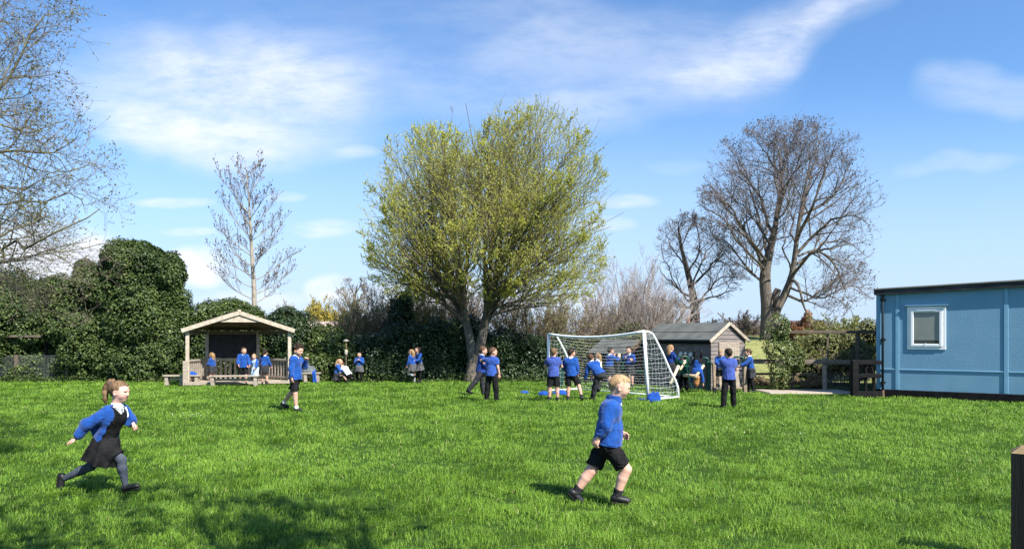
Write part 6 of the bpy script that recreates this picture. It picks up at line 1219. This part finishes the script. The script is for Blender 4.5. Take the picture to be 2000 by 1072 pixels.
    def strands(F_, p):
        q = (p - c_h) @ R_h; s_ = np.array((60, 110, 40)) if hs in ('short', 'crop') else np.array((28, 90, 45)); return F_ + am * (vnoise(q * s_, sd2) + .7 * vnoise(q * s_ * .4, sd2 + 1))
    S.post.append(strands); ho = piece('hair', S, hm, streak=True)
    if hs in ('pony', 'long', 'plaits', 'hang'):
        S = SDF(min(h, .0055))
        if hs == 'pony': ch = [(-.40, 0, .30), (-.58, 0, .34), (-.68, 0, .16), (-.70, .02, -.12), (-.66, .03, -.42), (-.60, .03, -.62)]; rad = [.07, .12, .15, .17, .15, .05]
        elif hs == 'long': ch = [(-.34, 0, .1), (-.42, 0, -.15), (-.42, 0, -.5), (-.40, 0, -.85), (-.36, 0, -1.1)]; rad = [.30, .28, .27, .24, .12]
        elif hs == 'hang': ch = [(-.1, 0, .42), (-.05, 0, .7), (-.1, .02, 1.0), (-.12, .04, 1.3)]; rad = [.30, .26, .22, .08]
        else: ch = [(-.30, 0, .0), (-.40, 0, -.3), (-.38, 0, -.6)]; rad = [.2, .15, .06]
        if J.get('pony') is not None: ch, rad = J['pony']
        for i in range(len(ch) - 1): S.cap(T2(*ch[i]), T2(*ch[i+1]), rad[i] * hh, rad[i+1] * hh, .02, (Rm[:, 1], .72 if hs in ('long', 'hang') else 1.1))
        S.post.append(lambda F_, p: F_ + .0055 * H / 1.25 * (vnoise(((p - c_h) @ R_h) * np.array((75, 95, 18)), 5) + .6 * vnoise(((p - c_h) @ R_h) * np.array((30, 35, 9)), 6))); piece('ponytail' if hs == 'pony' else 'long_hair', S, hm, par=ho, streak=True)
        if hs == 'pony': S = SDF(.005); S.cap(T2(-.44, 0, .31), T2(-.50, 0, .325), .135 * hh, k=.004, cut=(1, 1)); piece('hair_band', S, cl('royal'), par=ho)
    if extra: extra(b, J, piece, SDF)
    return b
# ------------------------------------------------------------------ the two running children in front
def at(px, py, sz=.0): g = G(px, py); g[2] = gz(g[0], g[1]) + sz; return g
def crop_joints(sc, ox, oz, pts):
    return {k: np.array(((x - ox) * sc, y, (oz - z) * sc)) for k, (x, z, y) in pts.items()}
def finish(J, H, head_dir, hh):
    J['up'] = unit(J['neck'] - J['pel']); sl = unit(J['shL'] - J['shR']); J['f'] = unit(np.cross(sl, J['up'])); J['l'] = np.cross(J['up'], J['f'])
    hf = unit(head_dir); J['hf'] = hf; J['hl'] = unit(np.cross((0, 0, 1.), hf)); J['hu'] = np.cross(hf, J['hl']); J['hh'] = hh; return J
def running_boy():
    sc = .00142; H = 1.30
    J = crop_joints(sc, 455, 1004, dict(pel=(455, 585, 0), chest=(478, 385, 0), neck=(502, 298, 0), head=(538, 213, -.005), shR=(462, 350, -.115), shL=(500, 340, .115), elR=(432, 465, -.175), wrR=(380, 548, -.165), elL=(520, 470, .16), wrL=(552, 532, .13),
        hipR=(466, 608, -.060), hipL=(446, 608, .060), knR=(572, 762, -.075), anR=(516, 932, -.07), knL=(352, 786, .06), anL=(252, 928, .06)))
    J['toeR'] = unit((.95, -.10, -.16)); J['toeL'] = unit((.62, .05, -.62)); J['hdR'] = unit((-.42, -.05, -.9)); J['hdL'] = unit((.9, -.1, -.45)); J['pnR'] = np.array((.55, .8, -.1)); J['psR'] = -1; J['pnL'] = np.array((-.3, -.9, -.3)); J['psL'] = 1; J['curlR'] = .75; J['curlL'] = .45
    finish(J, H, (.93, .05, -.28), .210)
    def ex(b, J, piece, SDF):
        f, up, l = J['f'], J['up'], J['l']
        S = SDF(.005); S.cap(J['neck'] - up * .03, J['neck'] + up * .036 - f * .004, .084, .072, .006, cut=(1, 1)); S.cap(J['neck'] - up * .05, J['neck'] + up * .09, .060, .062, .004, op='s'); S.cap(J['neck'] + f * .09 + up * .06, J['neck'] + f * .06 - up * .04, .03, .02, .006, op='s'); piece('stand_collar', S, cl('royal'))
        S = SDF(.005); S.cap(J['pel'] - up * .030, J['pel'] - up * .008, .157, .158, .004, (f, 1.13), cut=(1, 1)); piece('hem_band', S, cl('royal'))
    g = at(1176, 985); person('blond boy running to the right in a blue fleece and black shorts, nearest of all', J, H, ((1186 - CX) * 7.1 / F, 7.1, -.015), 0, hair=('blond', 'crop'), h=.0045, seed=3, extra=ex, fold=2.8, fsc=14, loose=.010, hem=.012, stock=1.12, foot=1.0, skin=(.60, .36, .27))
running_boy()
def running_girl():
    sc = .001506; H = 1.13
    J = crop_joints(sc, 520, 905, dict(pel=(528, 585, 0), chest=(585, 425, 0), neck=(605, 345, 0), head=(622, 243, 0), shR=(584, 378, -.112), shL=(602, 374, .108), elR=(462, 455, -.17), wrR=(398, 545, -.18), elL=(640, 455, .16), wrL=(668, 472, .13),
        hipR=(545, 615, -.055), hipL=(525, 620, .055), knR=(655, 700, -.06), anR=(683, 868, -.06), knL=(410, 755, .06), anL=(232, 838, .05)))
    J['toeR'] = unit((.95, -.1, .22)); J['toeL'] = unit((-.12, .0, -1)); J['soleL'] = unit((-1, 0, .1)); J['hdR'] = unit((-.86, -.1, -.42)); J['hdL'] = unit((.75, -.1, -.62)); J['pnR'] = np.array((-.2, .3, -.9)); J['psR'] = 1; J['pnL'] = np.array((-.6, -.2, -.7)); J['psL'] = -1; J['curlR'] = .18; J['curlL'] = .85
    finish(J, H, (.985, .0, -.12), .200)
    J['pony'] = ([(-.36, 0, .36), (-.44, 0, .46), (-.58, 0, .40), (-.70, .02, .14), (-.74, .03, -.16), (-.70, .03, -.50), (-.62, .03, -.68)], [.07, .11, .13, .14, .13, .11, .04])
    def cardigan_back(b, J, piece, SDF):
        f, up, l = J['f'], J['up'], J['l']; S = SDF(.005); a = J['chest'] - f * .06; S.cap(a + up * .05, a - f * .085 - up * .10, .07, .085, .04, (l, .75)); S.cap(a - f * .085 - up * .10, J['pel'] - f * .075 + up * .03, .085, .06, .03, (l, .75), cut=(0, 1))
        S.post.append(lambda F_, p: F_ + .007 * (vnoise(p * 16, 4) + .6 * np.abs(vnoise(p * 30, 5)))); piece('cardigan_back', S, cl('royal'))
    person('small girl with a ponytail running right in a dark pinafore and grey tights', J, H, at(1, 1) * 0 + np.array(((204 - CX) * 7.56 / F, 7.56, -.02)), 0, hair=('mid', 'pony'), top=('cardigan', 'royal'), bottom=('pinafore', 'black'), legs='tights', h=.0045, seed=8, fold=2.0, openx=-.008, openy=.105, loose=.012, foot=1.25, fsc=17, extra=cardigan_back, skirt=((-.24, 0, -1), .235, .182), skin=(.62, .36, .29))
running_girl()

# ------------------------------------------------------------------ the others
Rd = math.radians
def kid(label, H, px, py, face, pose, **k):
    """face: degrees; 0 = facing right in the photo, 90 = facing away, -90 = facing the camera"""
    z = k.pop('z', 0.0); Y = k.pop('Y', None); g = at(px, py) if Y is None else np.array(((px - CX) * Y / F, Y, 0.)); g[2] += z
    return person(label, fk(H, **pose), H, g, Rd(face), h=k.pop('h', .0068 if g[1] < 21 else .0078), **k)
kid('curly-haired boy in a blue fleece walking right with a hand at his mouth', 1.40, 577, 801, -12, dict(lean=2, legs=((-22, 2, 18, -28), (8, 3, 3, 0)), arms=((35, 15, 120, 35), (-4, 12, 12, 0)), head=(-8, 12, 0), fists=(.8, .5)), hair=('dark', 'curly'), feet='ankle', seed=11, skin=(.50, .29, .21))
kid('boy in navy jumper and charcoal trousers striding right by the tree trunk', 1.29, 939, 773, 10, dict(lean=4, legs=((10, 3, 4, 0), (-30, 4, 12, -20)), arms=((10, 12, 40, 20), (15, 14, 70, 40)), head=(-5, 5, 0)), hair=('brown', 'short'), top=('jumper', 'navy'), bottom=('trousers', 'charcoal'), seed=12)
kid('boy in a blue polo and black trousers standing with his arm round a friend', 1.29, 960, 784, 62, dict(lean=2, legs=((2, 9, 2, 0), (3, 8, 3, 0)), arms=((50, 75, 30, 10), (2, 12, 10, 0)), head=(-35, 3, 0)), hair=('brown', 'crop'), top=('polo', 'polo2'), bottom=('trousers', 'black'), seed=13)
kid('boy in a purple-blue polo and black shorts seen from behind with folded arms', 1.28, 1081, 785, 88, dict(lean=1, legs=((2, 4, 2, 0), (0, 4, 2, 0)), arms=((25, 22, 100, 60), (25, 22, 100, 60)), head=(-5, 6, 0)), hair=('mid', 'crop'), top=('polo', 'polo'), seed=14)
kid('dark-haired boy in jumper and shorts from behind, one foot kicked out sideways', 1.26, 1116, 783, 82, dict(lean=1, side=3, legs=((0, 2, 1, 0), (-8, 24, 8, -20)), arms=((18, 15, 60, 30), (0, 10, 12, 0)), head=(-35, 5, 0)), hair=('dark', 'crop'), top=('jumper', 'royal'), seed=15)
kid('boy in grey trousers bending forward in front of the goal mouth', 1.30, 1172, 782, 118, dict(lean=46, side=6, legs=((20, 3, 6, 0), (78, 10, 80, -15)), arms=((22, 14, 12, 0), (55, 20, 30, 30)), head=(-20, 20, 0)), hair=('brown', 'crop'), bottom=('trousers', 'charcoal'), seed=16)
kid('boy in a blue polo and black trousers seen from behind, alone right of goal', 1.30, 1424, 795, 92, dict(lean=1, legs=((0, 7, 1, 0), (4, 6, 3, 0)), arms=((30, 14, 85, 45), (20, 16, 60, 35)), head=(6, 4, 0)), hair=('dark', 'crop'), top=('polo', 'polo'), bottom=('trousers', 'black'), seed=17)
# on and by the play equipment
kid('fair boy in blue jumper facing us on the balance beam by the shed door', 1.02, 1407, 755, -95, dict(lean=3, legs=((4, 3, 4, 0), (-6, 3, 8, 0)), arms=((22, 24, 30, 10), (28, 12, 50, 30)), head=(-10, 18, 0)), Y=20.6, z=.17, hair=('fair', 'short'), seed=18)
kid('girl in skirt and black tights leaning on the right end of the frame', 1.21, 1466, 765, 172, dict(lean=6, legs=((-4, 3, 4, 0), (8, 3, 8, 0)), arms=((45, 12, 30, 0), (40, 12, 35, 10)), head=(5, 5, 0)), Y=20.9, z=.0, hair=('brown', 'short'), bottom=('skirt', 'charcoal'), legs='blacktights', seed=19)
kid('fair-haired girl sitting on a timber beam behind the goal side net', 1.15, 1310, 755, 30, dict(lean=-4, legs=((78, 4, 70, -10), (72, 6, 66, -10)), arms=((30, 16, 60, 20), (28, 14, 60, 20)), head=(10, 8, 0)), Y=21.4, z=.36, hair=('fair', 'long'), bottom=('skirt', 'charcoal'), feet='long', seed=20, top=('jumper', 'navy'))
kid('child in a dark green top hanging by the arms from the rail', 1.10, 1338, 756, 100, dict(lean=8, legs=((40, 3, 60, -20), (35, 4, 55, -20)), arms=((105, 8, 25, 0), (110, 10, 20, 0)), head=(20, 5, 0)), Y=21.3, z=.0, hair=('dark', 'crop'), top=('jumper', 'darkgreen'), bottom=('trousers', 'black'), seed=21)
def hanging():
    H = 1.08; J = fk(H, lean=0, legs=((70, 6, 110, 0), (66, 6, 108, 0)), arms=((150, 14, 20, 0), (140, 18, 25, 0)), head=(0, -5, 0)); Y = 20.75
    person('ginger-haired girl hanging upside down from the frame by her knees', J, H, ((1362 - CX) * Y / F, Y, .86), 0, hair=('ginger', 'hang'), top=('jumper', 'royal'), bottom=('skirt', 'black'), legs='blacktights', seed=22, h=.0078, rot=(math.pi, .25, Rd(70)), ground=False, skirt=((0, 0, -1), .14, .11))
hanging()
kid('girl with one arm raised beside timber poles, seen through the net', 1.22, 1190, 757, 35, dict(lean=3, legs=((10, 4, 8, 0), (-10, 4, 10, 0)), arms=((85, 15, 30, 0), (60, 15, 60, 30)), head=(-8, 4, 0)), Y=22.5, hair=('dark', 'crop'), bottom=('skirt', 'charcoal'), feet='long', seed=23)
kid('girl with long dark hair holding a timber pole behind the net', 1.25, 1229, 757, -110, dict(lean=2, legs=((6, 4, 10, 0), (-8, 4, 10, 0)), arms=((30, 15, 80, 20), (50, 10, 70, 30)), head=(-20, 4, 0)), Y=22.6, hair=('dark', 'long'), top=('jumper', 'navy'), bottom=('skirt', 'charcoal'), seed=24)
kid('fair-haired child in white half hidden behind the bending boy', 1.05, 1170, 757, 150, dict(lean=4, legs=((5, 3, 5, 0), (0, 3, 3, 0)), arms=((30, 12, 50, 20), (20, 12, 50, 20)), head=(0, 6, 0)), Y=22.6, hair=('fair', 'long'), top=('shirt', 'white'), bottom=('skirt', 'charcoal'), seed=25)
# under the gazebo and along the hedge
kid('small girl standing at the left end of the gazebo behind the bench', 1.0, 415, 749, 165, dict(lean=2, legs=((4, 3, 4, 0), (-3, 3, 4, 0)), arms=((15, 14, 60, 30), (10, 14, 60, 20)), head=(-10, 8, 0)), Y=24.4, z=.03, hair=('fair', 'long'), bottom=('skirt', 'charcoal'), seed=26)
kid('girl walking out of the gazebo in jumper and dark shorts', 1.20, 475, 752, -62, dict(lean=2, legs=((8, 3, 5, 0), (-12, 3, 10, -10)), arms=((10, 18, 25, 10), (12, 16, 30, 10)), head=(20, 4, 0)), Y=24.0, hair=('brown', 'plaits'), seed=27)
kid('small child in a pale blue dress under the gazebo', 1.0, 499, 752, -115, dict(lean=8, legs=((8, 3, 6, 0), (-8, 3, 10, 0)), arms=((20, 20, 30, 10), (30, 14, 50, 20)), head=(20, 6, 0)), Y=24.15, hair=('fair', 'plaits'), top=('cardigan', 'royal'), bottom=('dress', 'paleblue'), seed=28, skirt=((0, 0, -1), .30, .15))
kid('girl with a dark ponytail seen from behind under the gazebo', 1.12, 516, 751, 75, dict(lean=3, legs=((4, 3, 4, 0), (8, 4, 10, 0)), arms=((25, 16, 50, 20), (12, 14, 20, 0)), head=(10, 5, 0)), Y=24.1, hair=('dark', 'pony'), bottom=('skirt', 'charcoal'), seed=29)
kid('fair-haired girl sitting on the grass facing right by the hedge', 1.10, 658, 745, 0, dict(lean=8, legs=((88, 12, 20, 20), (92, 14, 60, 0)), arms=((30, 12, 60, 20), (35, 12, 55, 20)), head=(0, 22, 0)), Y=25.4, hair=('blond', 'long'), bottom=('skirt', 'charcoal'), seed=30)
kid('child in a white shirt hunched on the grass with back to us', 1.08, 681, 745, 150, dict(lean=40, legs=((95, 14, 80, 0), (95, 14, 80, 0)), arms=((50, 14, 60, 20), (45, 14, 60, 20)), head=(0, 40, 0)), Y=25.3, hair=('brown', 'crop'), top=('shirt', 'white'), bottom=('trousers', 'black'), seed=31)
kid('girl standing alone by the hedge with both hands at her chin', 1.02, 702, 746, -90, dict(lean=1, legs=((6, 3, 6, 0), (-10, 8, 10, 0)), arms=((25, 12, 125, 45), (30, 12, 110, 45)), head=(0, 4, 0)), Y=25.5, hair=('dark', 'long'), bottom=('skirt', 'grey'), legs='blacktights', seed=32)
kid('girl with long fair hair skipping, one lower leg kicked back', 1.12, 806, 748, 150, dict(lean=6, legs=((28, 3, 100, -50), (0, 3, 4, 0)), arms=((8, 12, 20, 0), (10, 12, 20, 0)), head=(10, 2, 0)), Y=25.0, hair=('fair', 'long'), bottom=('skirt', 'grey'), feet='long', seed=33)
kid('dark-haired girl hugging the skipping girl by the hedge', 1.20, 818, 746, -140, dict(lean=3, legs=((2, 3, 4, 0), (-6, 3, 8, 0)), arms=((20, 14, 60, 30), (30, 14, 60, 40)), head=(-10, 4, 0)), Y=25.2, hair=('dark', 'long'), bottom=('skirt', 'grey'), legs='blacktights', seed=34)
